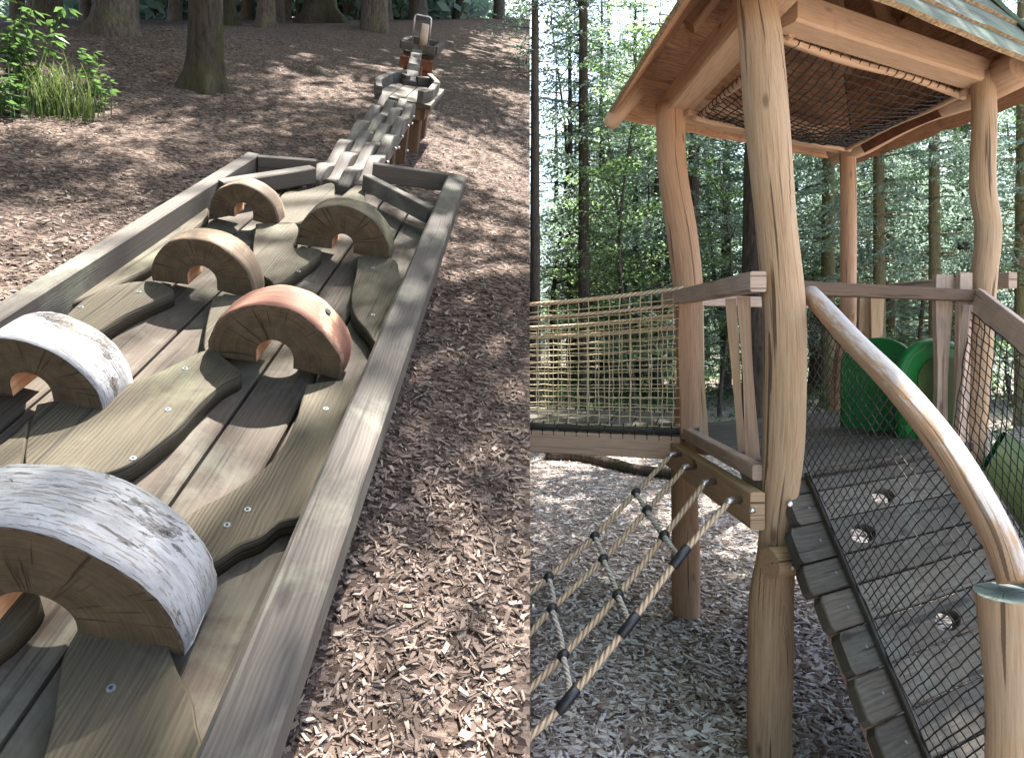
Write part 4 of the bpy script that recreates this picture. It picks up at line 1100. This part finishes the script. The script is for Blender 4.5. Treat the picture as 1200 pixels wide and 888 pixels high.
# chute: trough sweeping down to the right
cl = curve_pts([(1.98, 2.98, .84), (2.25, 3.05, .70), (2.65, 3.12, .43), (3.1, 3.15, .26), (3.6, 3.1, .16), (4.0, 3.0, .14)], 30)
mb = MB(); prof = [(-.27, .24), (-.255, .245), (-.24, .22), (-.21, .05), (-.12, .0), (.12, .0), (.21, .05), (.24, .22), (.255, .245), (.27, .24), (.23, .03), (.13, -.03), (-.13, -.03), (-.23, .03)]
npf = len(prof)
for k, p in enumerate(cl):
    t = cl[min(k+1, len(cl)-1)] - cl[max(k-1, 0)]; t /= np.linalg.norm(t); sd = np.cross(t, UP); sd /= np.linalg.norm(sd); upv = np.cross(sd, t)
    for (x, z) in prof: mb.v.append(p + sd * x + upv * z)
    if k:
        for j in range(npf):
            j2 = (j + 1) % npf; a = (k - 1) * npf; b = k * npf
            mb.face([a + j, b + j, b + j2, a + j2], [(0, 0)] * 4, 1 if 3 <= j <= 5 or j >= 9 else 0, True)
mb.build('chute', ['greenplastic', 'olive'], slide)
for q in (2.7, 3.5):
    i = int((q - 1.98) / 2.02 * 30); p = cl[i]
    mb = MB(); mb.tube([np.array([p[0], p[1], -.1]), p - UP * .03], .03, 10); mb.build('support_leg', ['hoop'], slide)

# branch lying on the ground
mb = MB(); gp = [(640,538,6.9),(680,540,6.8),(715,548,6.6),(745,556,6.4),(775,560,6.3),(830,570,6.2)]
pts = []
for px, py, Y in gp:
    p = at(px, py, 1.5 * FPX / (py - HOR)); p[2] = .055; pts.append(p)
mb.tube(curve_pts(pts, 24), list(np.linspace(.075, .045, 25)), 12, lump=.15, seed=4)
o = mb.build('fallen_branch', ['bark'], None, base=(pts[2][0], pts[2][1], 0)); tag(o, 'curved grey fallen branch lying on the chips behind the net bridge', 'branch')

# ================================================================== trees
def spruce(seed, h=19.0, first=1.6, rmax=2.3, live=3.2, dens=1.1):
    r = random.Random(seed); g = np.random.default_rng(seed)
    tm = MB(); n = 16
    r0 = .14
    tp = [np.array([.05 * mnoise.noise(Vector((seed, z * .2, 0))) * min(1, z), .05 * mnoise.noise(Vector((seed + 9, z * .2, 5))) * min(1, z), z]) for z in np.concatenate([[-.3, 0, .15, .4], np.linspace(.8, h, n)])]
    tr = [r0 * 1.75, r0 * 1.5, r0 * 1.22, r0 * 1.06] + [max(.012, r0 * (1 - z / h) ** .8 + .004) for z in np.linspace(.8, h, n)]
    tm.tube(tp, tr, 10, False, lump=.12, seed=seed)
    def trunk_at(z): return np.array([np.interp(z, [p[2] for p in tp], [p[0] for p in tp]), np.interp(z, [p[2] for p in tp], [p[1] for p in tp]), z])
    Q = []
    z = first
    while z < h - .3:
        nb = r.choice([3, 4, 4, 5])
        for _ in range(nb):
            az = r.uniform(0, 2 * math.pi); zz_ = z + r.uniform(-.15, .15)
            L = (rmax * (1 - zz_ / h) ** .75 + .25) * r.uniform(.6, 1.1)
            dead = zz_ < live and r.random() < .75
            if dead: L *= r.uniform(.3, .8)
            d = np.array([math.cos(az), math.sin(az), 0.]); sd = np.array([-d[1], d[0], 0.])
            st = trunk_at(zz_); m = 6; bp = []
            droop = r.uniform(.12, .38); lift = r.uniform(-.05, .18)
            for i in range(m + 1):
                t = i / m
                bp.append(st + d * L * t + UP * (L * (lift * t - droop * t * t + .12 * t ** 4)) + sd * L * .06 * math.sin(t * 4 + az))
            tm.tube(bp, [max(.004, .016 * (1 - i / m) * (.6 + L / 3)) for i in range(m + 1)], 4, False)
            if dead:
                for _k in range(3):
                    t = r.uniform(.3, .9); i = int(t * m); p = bp[i]; dd = d * .4 + sd * r.choice([-1, 1]) * .7 + UP * r.uniform(-.3, .1)
                    tm.tube([p, p + dd * L * .3], [.005, .002], 3, False)
                continue
            ntw = int(9 * L * dens) + 3
            for k in range(ntw):
                t = .18 + .82 * (k + r.random()) / ntw
                fi = t * m; i = min(int(fi), m - 1); p = bp[i] * (1 - (fi - i)) + bp[i+1] * (fi - i)
                s_ = 1 if k % 2 else -1
                tl = L * (.34 * (1.1 - t) + .10) * r.uniform(.7, 1.25)
                td = d * r.uniform(.45, .8) + sd * s_ * r.uniform(.5, .9) + UP * r.uniform(-.55, -.05); td /= np.linalg.norm(td)
                nl = max(4, int(tl / .045))
                tt = (np.arange(nl) + g.random(nl)) / nl
                cpos = p + td[None] * (tl * tt)[:, None] - UP[None] * (.18 * tl * tt ** 2)[:, None]
                ld = td[None] * .8 + g.normal(0, .5, (nl, 3)); ld /= np.linalg.norm(ld, axis=1)[:, None]
                wv = np.cross(ld, g.normal(0, 1, (nl, 3))); wv /= np.linalg.norm(wv, axis=1)[:, None]
                ll = g.uniform(.06, .13, nl)[:, None]; ww = g.uniform(.011, .024, nl)[:, None]
                a = cpos - ld * ll * .5; b = cpos + ld * ll * .5
                Q.append(np.stack([a, cpos + wv * ww, b, cpos - wv * ww], 1))
        z += r.uniform(.24, .40)
    Q = np.concatenate(Q)
    return tm, Q
def mesh_from_mb(mb, name, mats):
    o = mb.build(name, mats); me = o.data; bpy.data.objects.remove(o); return me
protos = []
for sd, args in enumerate([dict(h=19, first=1.3, rmax=2.3, live=2.6), dict(h=21, first=1.6, rmax=2.0, live=3.6), dict(h=16, first=.9, rmax=2.1, live=1.6), dict(h=20, first=3.2, rmax=2.4, live=4.6), dict(h=19, first=8.5, rmax=1.6, live=9)]):
    tm, Q = spruce(sd + 1, **args)
    protos.append((mesh_from_mb(tm, 'trunk', ['bark']), mesh_from_mb(tm, 'trunk', ['barkyellow']), quads_mesh('crown', Q, M['needles'])))
def place_tree(kind, x, y, z, sc, rz, label, group, yellow=False, name='spruce_tree', stretch=1.0):
    t = thing(name, label, 'tree', (x, y, z), group); t.rotation_euler = (0, 0, rz); t.scale = (sc, sc, sc * stretch)
    a = bpy.data.objects.new('trunk', protos[kind][1 if yellow else 0]); b = bpy.data.objects.new('crown', protos[kind][2])
    for o in (a, b): col.objects.link(o); o.parent = t
    return t
# trunks that can be told apart behind the tower and bridge: (column, distance, trunk width px, kind, yellowish)
named = [(684, 11.5, 15, 1, False), (627, 9.0, 14, 4, False), (813, 12.0, 16, 1, False), (880, 13.5, 11, 0, False), (971, 12.5, 16, 1, True),
         (1030, 11.0, 14, 3, True), (1042, 15.0, 12, 1, True), (1095, 10.5, 14, 1, True), (1197, 10.0, 14, 3, True), (745, 15.5, 9, 2, False), (668, 17, 9, 4, False), (920, 17, 10, 0, False), (1120, 16, 10, 0, True)]
named_labels = ['thick dark spruce trunk rising behind the middle of the net bridge', 'bare dark trunk where the net bridge meets the brown slope', 'dark trunk half hidden behind the orange post at the net bridge',
  'dark trunk hidden behind the thick front log post', 'broad pale spruce trunk between the front post and the slim back post', 'yellowish spotted trunk just right of the slim orange back post',
  'thin greyish trunk close beside the yellowish spotted trunk', 'slightly leaning yellowish trunk above the far wing of the slide', 'yellowish trunk beyond the sloping rail board of the ramp',
  'thin trunk among pale saplings behind the net bridge', 'thin bare trunk left of the thick dark spruce behind the bridge', 'thin trunk just right of the thick front log post', 'thin yellowish trunk beside the wavy right post']
for i, (px, Y, w, k, yl) in enumerate(named):
    sc = w / FPX * Y / .28 * 1.0
    sc = min(max(sc, .62), 1.1)
    place_tree(k, (px - 600) / FPX * Y, Y, 0, sc, i * 1.7, named_labels[i], 'spruces standing behind the tower', yl)
rr = random.Random(5)
cnt = 0
while cnt < 40:
    Y = rr.uniform(13, 26); px = rr.uniform(560, 1330) if cnt > 8 else rr.uniform(630, 760)
    x = (px - 600) / FPX * Y
    if x < SEAM * Y + (2.0 if Y < 19 else .9): continue
    place_tree(rr.choice([0, 0, 2, 1]), x, Y, 0, rr.uniform(.75, 1.1), rr.uniform(0, 6.28), 'spruce in the depth of the forest beyond the tower', 'spruces deep in the forest', stretch=rr.uniform(.55, .8)); cnt += 1

# broadleaf saplings, pale green
def sapling(seed, h=4.5, rad=1.5, n=2600, leaf=.07, first=.6):
    r = random.Random(seed); g = np.random.default_rng(seed); tm = MB()
    tp = [np.array([.12 * math.sin(z * 1.1 + seed), .1 * math.cos(z * 1.3 + seed), z]) for z in np.linspace(-.1, h, 10)]
    tm.tube(tp, list(np.linspace(.045, .008, 10)), 7, False)
    Q = []
    nb = 26
    for k in range(nb):
        z = first + (h - first) * (k + r.random()) / nb; az = r.uniform(0, 6.28); L = rad * (1 - .55 * z / h) * r.uniform(.6, 1.1)
        st = np.array([np.interp(z, np.linspace(-.1, h, 10), [p[0] for p in tp]), np.interp(z, np.linspace(-.1, h, 10), [p[1] for p in tp]), z])
        d = np.array([math.cos(az), math.sin(az), r.uniform(.0, .5)])
        bp = [st + d * L * t + UP * (-.12 * L * t * t) for t in np.linspace(0, 1, 6)]
        tm.tube(bp, [.012, .010, .008, .006, .004, .003], 4, False)
        nl = n // nb; t = g.uniform(.15, 1.05, nl)
        c = st[None] + d[None] * (L * t)[:, None] - UP[None] * (.12 * L * t * t)[:, None] + g.normal(0, 1, (nl, 3)) * np.array([.16, .16, .05]) * L * .9
        nrm = np.array([0, 0, 1.])[None] + g.normal(0, .45, (nl, 3)); nrm /= np.linalg.norm(nrm, axis=1)[:, None]
        ld = np.cross(nrm, g.normal(0, 1, (nl, 3))); ld /= np.linalg.norm(ld, axis=1)[:, None]; wv = np.cross(nrm, ld)
        ll = g.uniform(.6, 1.1, nl)[:, None] * leaf
        Q.append(np.stack([c - ld * ll * .5, c + wv * ll * .3, c + ld * ll * .5, c - wv * ll * .3], 1))
    return mesh_from_mb(tm, 'trunk', ['bark']), quads_mesh('crown', np.concatenate(Q), M['leaf'])
sp = [sapling(3), sapling(8, 6.0, 1.9, 4200, .075, 1.0)]
for i, (px, Y, k, sc) in enumerate([(735, 10.0, 1, 1.0), (765, 13, 0, 1.3), (850, 11, 0, 1.0), (960, 15, 1, 1.1), (1075, 13, 1, 1.1), (1185, 12.5, 1, 1.0), (690, 15, 1, .9), (1250, 9.5, 1, 1.0), (720, 12, 0, 1.2), (735, 14, 1, 1.2), (775, 15, 1, 1.6), (655, 18, 1, 1.9), (840, 16, 1, 1.6), (1010, 17, 1, 1.6), (1140, 14, 1, 1.5)]):
    t = thing('beech_sapling', 'pale green broadleaf sapling growing between the spruces', 'tree', ((px - 600) / FPX * Y, Y, 0), 'broadleaf saplings in the forest'); t.rotation_euler = (0, 0, i * 2.1); t.scale = (sc,) * 3
    for nm, me in zip(('trunk', 'crown'), sp[k]):
        o = bpy.data.objects.new(nm, me); col.objects.link(o); o.parent = t

# undergrowth
g = np.random.default_rng(11)
n = 26000
cx = g.uniform(.5, 16, 260); cy = g.uniform(8.5, 26, 260); idx = g.integers(0, 260, n); hh = g.uniform(.1, .55, 260)
c = np.stack([cx[idx] + g.normal(0, .45, n), cy[idx] + g.normal(0, .45, n), np.abs(g.normal(0, 1, n)) * hh[idx] * .6 + .02], 1)
keep = c[:, 0] > SEAM * c[:, 1] + .05; c = c[keep]; n = len(c)
nrm = np.array([0, 0, 1.])[None] + g.normal(0, .6, (n, 3)); nrm /= np.linalg.norm(nrm, axis=1)[:, None]
ld = np.cross(nrm, g.normal(0, 1, (n, 3))); ld /= np.linalg.norm(ld, axis=1)[:, None]; wv = np.cross(nrm, ld); ll = g.uniform(.05, .13, n)[:, None]
o = bpy.data.objects.new('undergrowth', quads_mesh('undergrowth', np.stack([c - ld * ll * .5, c + wv * ll * .28, c + ld * ll * .5, c - wv * ll * .28], 1), M['weed'])); col.objects.link(o)
tag(o, 'low green undergrowth between the spruces behind the bridge', 'undergrowth', kind='stuff')

def beech(seed, h=15.0, z0=7.0, rad=3.6, clumps=150, leaves=70, cr=.42, leaf=.14):
    r = random.Random(seed); g = np.random.default_rng(seed); tm = MB()
    tp = [np.array([.15 * math.sin(z * .4 + seed), .12 * math.cos(z * .5 + seed), z]) for z in np.linspace(-.3, h, 14)]
    tm.tube(tp, [.24, .19] + list(np.linspace(.17, .03, 12)), 10, False)
    Q = []
    for k in range(clumps):
        z = r.uniform(z0, h); az = r.uniform(0, 6.28); fr = (z - z0) / (h - z0)
        R_ = rad * math.sqrt(max(.05, 1 - (2 * fr - .8) ** 2 / 1.6)) * math.sqrt(r.uniform(.05, 1))
        c = np.array([math.cos(az) * R_, math.sin(az) * R_, z]); st = np.array([0, 0, max(z0 * .7, z - R_ * .7)])
        tm.tube([st, (st + c) / 2 + UP * .15, c], [.035, .02, .008], 4, False)
        p = c + g.normal(0, 1, (leaves, 3)) * np.array([cr, cr, cr * .35])
        nrm = UP[None] + g.normal(0, .5, (leaves, 3)); nrm /= np.linalg.norm(nrm, axis=1)[:, None]
        ld = np.cross(nrm, g.normal(0, 1, (leaves, 3))); ld /= np.linalg.norm(ld, axis=1)[:, None]; wv = np.cross(nrm, ld); ll = g.uniform(.6, 1.1, leaves)[:, None] * leaf
        Q.append(np.stack([p - ld * ll * .5, p + wv * ll * .32, p + ld * ll * .5, p - wv * ll * .32], 1))
    return mesh_from_mb(tm, 'trunk', ['bark']), quads_mesh('crown', np.concatenate(Q), M['leaf'])
bp_ = [beech(1546, 13.5, 8.6, 4.2, 58, 360, .26, .115), beech(5, 13.5, 9.0, 2.6, 34, 300, .30, .13), beech(9, 14, 8.0, 4.4, 60, 380, .34, .12), beech(12, 13, 4.5, 4.8, 150, 160, .7, .34), beech(15, 12, 6.0, 3.6, 26, 360, .26, .12)]  # crown density and leaf size set for dapples and blocked skylight
# ------------------------------------------------------------------ trees on the slope (left)
def big_trunk(name, label, px, py, w_px, seed, mat='barkmoss', flare=1.6, h=13, lean=0.0, group=None, crown=3, csc=.9):
    if py < 0: p = np.array([(px - 600) / FPX * -py, -py, 0]); p[2] = hill_z(p[0], p[1])
    else: p = hillpt(px, py)
    Y = p[1]; r = w_px / 2 / FPX * Y / math.sqrt(1 + ((px - 600) / FPX) ** 2)
    t = thing(name, label, 'tree', p, group)
    zs = np.concatenate([[-.6, -.12, 0, .12 * r / .15, .3 * r / .15, .6 * r / .15], np.linspace(1.4, h, 8)])
    rs = [r * flare * 1.15, r * flare * 1.08, r * flare, r * (1 + (flare - 1) * .5), r * (1 + (flare - 1) * .22), r * 1.04] + [max(.03, r * (1 - z / (h * 1.15))) for z in np.linspace(1.4, h, 8)]
    mb = MB(); sides = 20; pts = [p + np.array([lean * z, 0, z]) for z in zs]
    i0 = 0
    for k, (q, rr_) in enumerate(zip(pts, rs)):
        for j in range(sides):
            th = 2 * math.pi * j / sides
            root = 1 + (.28 * math.sin(th * 5 + seed) + .12 * math.sin(th * 3 + seed * 2)) * max(0, (rr_ / r - 1.05)) * 1.1 + .06 * mnoise.noise(Vector((math.cos(th) * 2, math.sin(th) * 2, zs[k] * 2 + seed)))
            mb.v.append(q + np.array([math.cos(th), math.sin(th), 0]) * rr_ * root)
        if k:
            for j in range(sides):
                j2 = (j + 1) % sides; a = (k - 1) * sides; b = k * sides
                mb.face([a + j, a + j2, b + j2, b + j], [(0, 0)] * 4, 0, True)
    mb.build('trunk', [mat], t)
    o = bpy.data.objects.new('crown', protos[crown][2] if crown < 10 else bp_[crown - 10][1]); col.objects.link(o); o.parent = t; o.scale = (csc,) * 3; o.rotation_euler = (0, 0, seed * 1.3); o.location = (lean * 4, 0, 1.0)
    return t
big_trunk('mossy_tree', 'broad mossy tree trunk with flared roots beside the trough', 241, 104, 40, 1, flare=1.5, crown=14, csc=1.0)
big_trunk('dark_tree', 'dark trunk with spreading roots behind the leafy plant', 135, 40, 42, 2, 'bark', 1.6, crown=1, csc=.9)
big_trunk('dark_tree', 'dark slender trunk with a long root to its right side', 312, 32, 20, 3, 'bark', 1.5, crown=14, csc=.9)
big_trunk('dark_tree', 'dark tree with wide mossy roots between two straight trunks', 377, 27, 30, 4, 'barkmoss', 1.9, crown=13, csc=1.0)
big_trunk('dark_tree', 'dark straight trunk up the slope from the hooped deck', 439, 36, 30, 5, 'bark', 1.2, crown=14, csc=1.0)
big_trunk('dark_tree', 'thick black trunk behind the leafy plant by the two people', 53, 28, 38, 6, 'bark', 1.4, crown=14, csc=.9)
big_trunk('mossy_tree', 'young sunlit mossy tree just behind the broad mossy trunk', 268, 30, 16, 7, 'barkmoss', 1.8)
big_trunk('dark_tree', 'thin dark trunk touching the dark spreading-root tree', 156, 34, 14, 8, 'bark', 1.4)
for i, (px, Yd, w) in enumerate([(490, 19, 20), (540, 23, 16), (585, 21, 13), (516, 26, 12), (100, 17, 14), (205, 16, 15), (20, 15, 18), (335, 19, 13), (410, 22, 14), (465, 25, 12), (180, 24, 12), (290, 21, 14)]):
    py = Yd
    big_trunk('dark_tree', 'distant dark trunk at the top of the slope', px, -Yd, w, 10 + i, 'bark', 1.3, group='distant trunks at the top of the slope', crown=13, csc=.9)

# leafy plant and grass at the left edge
def leafplant(px, py, seed, hgt, nst, leaf, label):
    p = hillpt(px, py); t = thing('leafy_plant', label, 'plant', p); r = random.Random(seed); tm = MB(); Q = []
    for k in range(nst):
        az = r.uniform(0, 6.28); sp_ = r.uniform(.05, .35) * hgt; h = hgt * r.uniform(.55, 1.1)
        q = [p + np.array([math.cos(az) * sp_ * s_ ** 1.5 + .05 * math.cos(az * 3), math.sin(az) * sp_ * s_ ** 1.5 + .05 * math.sin(az * 3), h * s_ - .02]) for s_ in np.linspace(0, 1, 7)]
        tm.tube(q, list(np.linspace(.005, .002, 7)), 4, False)
        for i in range(2, 7):
            for _ in range(4):
                a2 = r.uniform(0, 6.28); d = np.array([math.cos(a2), math.sin(a2), r.uniform(-.25, .3)]); d /= np.linalg.norm(d); L = leaf * r.uniform(.6, 1.2)
                w = np.cross(d, UP + np.array([r.gauss(0, .3), r.gauss(0, .3), 0])); w /= np.linalg.norm(w); b = q[i] + d * .02
                Q.append([b, b + d * L * .45 + w * L * .24 - UP * .004, b + d * L - UP * L * .18, b + d * L * .45 - w * L * .24 - UP * .004])
    tm.build('stem', ['weed'], t)
    V = np.array(Q) - ROOT[t.name]
    o = bpy.data.objects.new('leaves', quads_mesh('leaves', V, M['weed'])); col.objects.link(o); o.parent = t
leafplant(28, 118, 3, .62, 13, .085, 'tall leafy green plant at the edge of the chip slope')
leafplant(112, 128, 5, .36, 6, .06, 'small dark-leaved weed to the right of the tall grass')
leafplant(5, 140, 6, .34, 6, .08, 'low broad-leaved weed in front of the tall leafy plant')
gp = hillpt(62, 130); t = thing('grass_tuft', 'tall tuft of arching green grass beside the leafy plant', 'grass', gp); Q = []
r = random.Random(9)
for k in range(420):
    bx = gp + np.array([max(-.25, min(.25, r.gauss(0, .13))), r.gauss(0, .08), 0]); bx[2] = hill_z(bx[0], bx[1]) - .01; az = r.uniform(0, 6.28); L = r.uniform(.16, .42); sp_ = r.uniform(.08, .5) * L
    d = np.array([math.cos(az), math.sin(az), 0]); w = np.array([-d[1], d[0], 0]) * .0042
    prev = None
    for s_ in np.linspace(0, 1, 5):
        q = bx + d * sp_ * s_ ** 2 + UP * L * (s_ - .25 * s_ ** 3); ww = w * (1 - s_ * .85)
        if prev is not None: Q.append([prev[0], prev[1], q + ww, q - ww])
        prev = (q - ww, q + ww)
me = quads_mesh('blades', np.array(Q) - gp, M['grassm']); o = bpy.data.objects.new('blades', me); col.objects.link(o); o.parent = t
# low rotten stump
sp_ = hillpt(372, 84); mb = MB(); mb.tube([sp_ - UP * .15, sp_ - UP * .03, sp_ + UP * .02, sp_ + UP * .035, sp_ + UP * .015], [.16, .12, .085, .06, .03], 14, lump=.7, seed=3); o = mb.build('rotten_stump', ['bark'], None, base=sp_); tag(o, 'low rotten brown stump on the slope near the rippled beams', 'stump')
# green shrubs in the light beyond the slope's trees
for i, (px, py, sc) in enumerate([(285, 23, .5), (345, 20, .6), (300, 27, .6), (470, 22, .5), (420, 18, .5)]):
    p = np.array([(px - 600) / FPX * py, py, 0]); p[2] = hill_z(p[0], p[1]); t = thing('beech_sapling', 'sunlit green sapling at the top of the slope', 'tree', p, 'saplings at the top of the slope'); t.scale = (sc,) * 3; t.rotation_euler = (0, 0, i)
    for nm, me in zip(('trunk', 'crown'), sp[i % 2]):
        o = bpy.data.objects.new(nm, me); col.objects.link(o); o.parent = t

# ------------------------------------------------------------------ unseen beeches, added and shaped to dapple tower and slope
for i, (x, y, k, sc) in enumerate([(2.36, 5.6, 0, 1.0), (5.7, 6.3, 1, 1.0), (3.8, 9.2, 2, 1.0)]):
    t = thing('shade_beech', 'tall beech added to dapple the play tower and slope', 'tree', (x, y, 0), 'beeches added to dapple the playground'); t.rotation_euler = (0, 0, 2.45 + i * 1.9); t.scale = (sc,) * 3
    for nm, me in zip(('trunk', 'crown'), bp_[k]):
        o = bpy.data.objects.new(nm, me); col.objects.link(o); o.parent = t

# ------------------------------------------------------------------ far forest mass and forest at the top of the slope
g = np.random.default_rng(21)
def far_mass(n, xr, yr, ztop, zf, size, seed, nclump):
    g = np.random.default_rng(seed)
    cx = g.uniform(*xr, nclump); cy = g.uniform(*yr, nclump); cz = np.abs(g.normal(0, .5, nclump)) * ztop
    idx = g.integers(0, nclump, n); c = np.stack([cx[idx], cy[idx], cz[idx]], 1) + g.normal(0, 1, (n, 3)) * np.array([1.1, 1.1, .5])
    c = c[c[:, 2] > .05]; n = len(c); c[:, 2] += zf(c[:, 0], c[:, 1])
    nrm = UP[None] + g.normal(0, .7, (n, 3)); nrm /= np.linalg.norm(nrm, axis=1)[:, None]
    ld = np.cross(nrm, g.normal(0, 1, (n, 3))); ld /= np.linalg.norm(ld, axis=1)[:, None]; wv = np.cross(nrm, ld); ll = g.uniform(.5, 1.1, n)[:, None] * size
    return np.stack([c - ld * ll * .5, c + wv * ll * .25, c + ld * ll * .5, c - wv * ll * .25], 1)
o = bpy.data.objects.new('distant_forest', quads_mesh('distant_forest', far_mass(130000, (1.6, 56), (30, 56), 15, lambda x, y: 0 * x, .36, 3, 700), M['needles'])); col.objects.link(o)
tag(o, 'far-off green forest mass beyond all the spruces', 'forest', kind='stuff')
o = bpy.data.objects.new('distant_forest', quads_mesh('distant_forest', far_mass(90000, (-40, -.5), (22, 46), 8, hill_z, .55, 4, 700), M['needles'])); col.objects.link(o)
tag(o, 'dark forest mass at the top of the brown slope', 'forest', kind='stuff')
rr = random.Random(15)
for i in range(16):
    Y = rr.uniform(18, 36); px = rr.uniform(-30, 520); x = (px - 600) / FPX * Y
    place_tree(rr.choice([0, 2]), x, Y, hill_z(x, Y), rr.uniform(.7, 1.0), rr.uniform(0, 6.28), 'dark spruce in the forest at the top of the slope', 'spruces at the top of the slope')

# ------------------------------------------------------------------ two people far up the slope
def person(px, Y, height, label, top, legs, turn, pose):
    x = (px - 600) / FPX * Y; base = np.array([x, Y, hill_z(x, Y)])
    k = height / 1.7
    J = {'pelvis': (0, 0, .93), 'chest': (0, .02, 1.25), 'neck': (0, .02, 1.45), 'chin': (0, .0, 1.53), 'head': (0, -.02, 1.62), 'crown': (0, 0, 1.70),
         'hipL': (-.10, 0, .90), 'kneeL': (-.11, -.05 - pose * .2, .50), 'ankL': (-.11, .02 + pose * .05, .08), 'toeL': (-.13, -.17, .03),
         'hipR': (.10, 0, .90), 'kneeR': (.11, -.03 + pose * .1, .49), 'ankR': (.12, .06 + pose * .15, .08), 'toeR': (.14, -.12 + pose * .1, .03),
         'shL': (-.19, .02, 1.40), 'elL': (-.25, .03, 1.13), 'wrL': (-.22, -.14, .93), 'haL': (-.21, -.22, .88),
         'shR': (.19, .02, 1.40), 'elR': (.25, .03, 1.13), 'wrR': (.22, -.14, .93), 'haR': (.21, -.22, .88)}
    rad = dict(pelvis=.15, chest=.15, neck=.055, chin=.075, head=.095, crown=.06, hipL=.095, kneeL=.06, ankL=.042, toeL=.035, hipR=.095, kneeR=.06, ankR=.042, toeR=.035,
               shL=.062, elL=.045, wrL=.032, haL=.032, shR=.062, elR=.045, wrR=.032, haR=.032)
    E = [('pelvis', 'chest'), ('chest', 'neck'), ('neck', 'chin'), ('chin', 'head'), ('head', 'crown'), ('pelvis', 'hipL'), ('hipL', 'kneeL'), ('kneeL', 'ankL'), ('ankL', 'toeL'),
         ('pelvis', 'hipR'), ('hipR', 'kneeR'), ('kneeR', 'ankR'), ('ankR', 'toeR'), ('chest', 'shL'), ('shL', 'elL'), ('elL', 'wrL'), ('wrL', 'haL'), ('chest', 'shR'), ('shR', 'elR'), ('elR', 'wrR'), ('wrR', 'haR')]
    names = list(J); me = bpy.data.meshes.new('body'); me.from_pydata([tuple(np.array(J[n_]) * k) for n_ in names], [(names.index(a), names.index(b)) for a, b in E], [])
    ob = bpy.data.objects.new('body', me); col.objects.link(ob)
    md = ob.modifiers.new('skin', 'SKIN'); ob.modifiers.new('sub', 'SUBSURF').levels = 1
    for i_, n_ in enumerate(names):
        sv = me.skin_vertices[0].data[i_]; sv.radius = (rad[n_] * k, rad[n_] * k * (.75 if n_ in ('pelvis', 'chest') else 1)); sv.use_root = n_ == 'pelvis'
    bpy.context.view_layer.update(); dg = bpy.context.evaluated_depsgraph_get()
    m2 = bpy.data.meshes.new_from_object(ob.evaluated_get(dg)); m2.name = 'person'; bpy.data.objects.remove(ob)
    m2.materials.clear()
    for q in ('skin', top, legs, 'whitecloth'): m2.materials.append(M[q])
    for p in m2.polygons:
        z = p.center.z / k; x_ = abs(p.center.x) / k; p.use_smooth = True
        p.material_index = 3 if z < .10 else 0 if z < .55 else 2 if z < .98 and x_ < .21 else 1 if (z < 1.44 and x_ < .215) or z > 1.2 and z < 1.44 else 0
    o = bpy.data.objects.new('person', m2); col.objects.link(o); o.location = base; o.rotation_euler = (0, 0, turn)
    tag(o, label, 'person'); ROOT[o.name] = base
    mb = MB(); h0 = np.array([0, .012, 1.60]) * k; mb.tube([h0 - UP * .10 * k + np.array([0, .05 * k, 0]), h0 + np.array([0, .035 * k, 0]), h0 + UP * .07 * k, h0 + UP * .115 * k], [.06 * k, .105 * k, .10 * k, .03 * k], 12)
    hair = mb.build('hair', ['hair'], None, base=(0, 0, 0)); hair.parent = o
person(80, 27, 1.15, 'child in pink top and dark shorts standing beyond the dark trunks', 'pink', 'darkcloth', .6, .3)
person(178, 25, 1.65, 'person in dark clothes and pale shoes standing far up the slope', 'darkcloth', 'darkcloth', 2.2, .8)

# beeches added round the slope, dense crowns block skylight over the course
for i, (x, y, k, sc) in enumerate([(-5.6, .6, 3, 1.0), (-7.8, 5.0, 3, 1.0), (-3.4, -3.2, 3, 1.0), (-8.5, 9.0, 3, 1.2), (-4.6, 12.5, 3, 1.1), (-7.5, -1.5, 3, 1.1)]):
    z = max(0.0, float(hill_z(x, y)))
    t = thing('shade_beech', 'tall beech added to block skylight over the brown chip slope', 'tree', (x, y, z), 'beeches added to shade the slope'); t.rotation_euler = (0, 0, i * 1.9); t.scale = (sc,) * 3
    for nm, me in zip(('trunk', 'crown'), bp_[k]):
        o = bpy.data.objects.new(nm, me); col.objects.link(o); o.parent = t
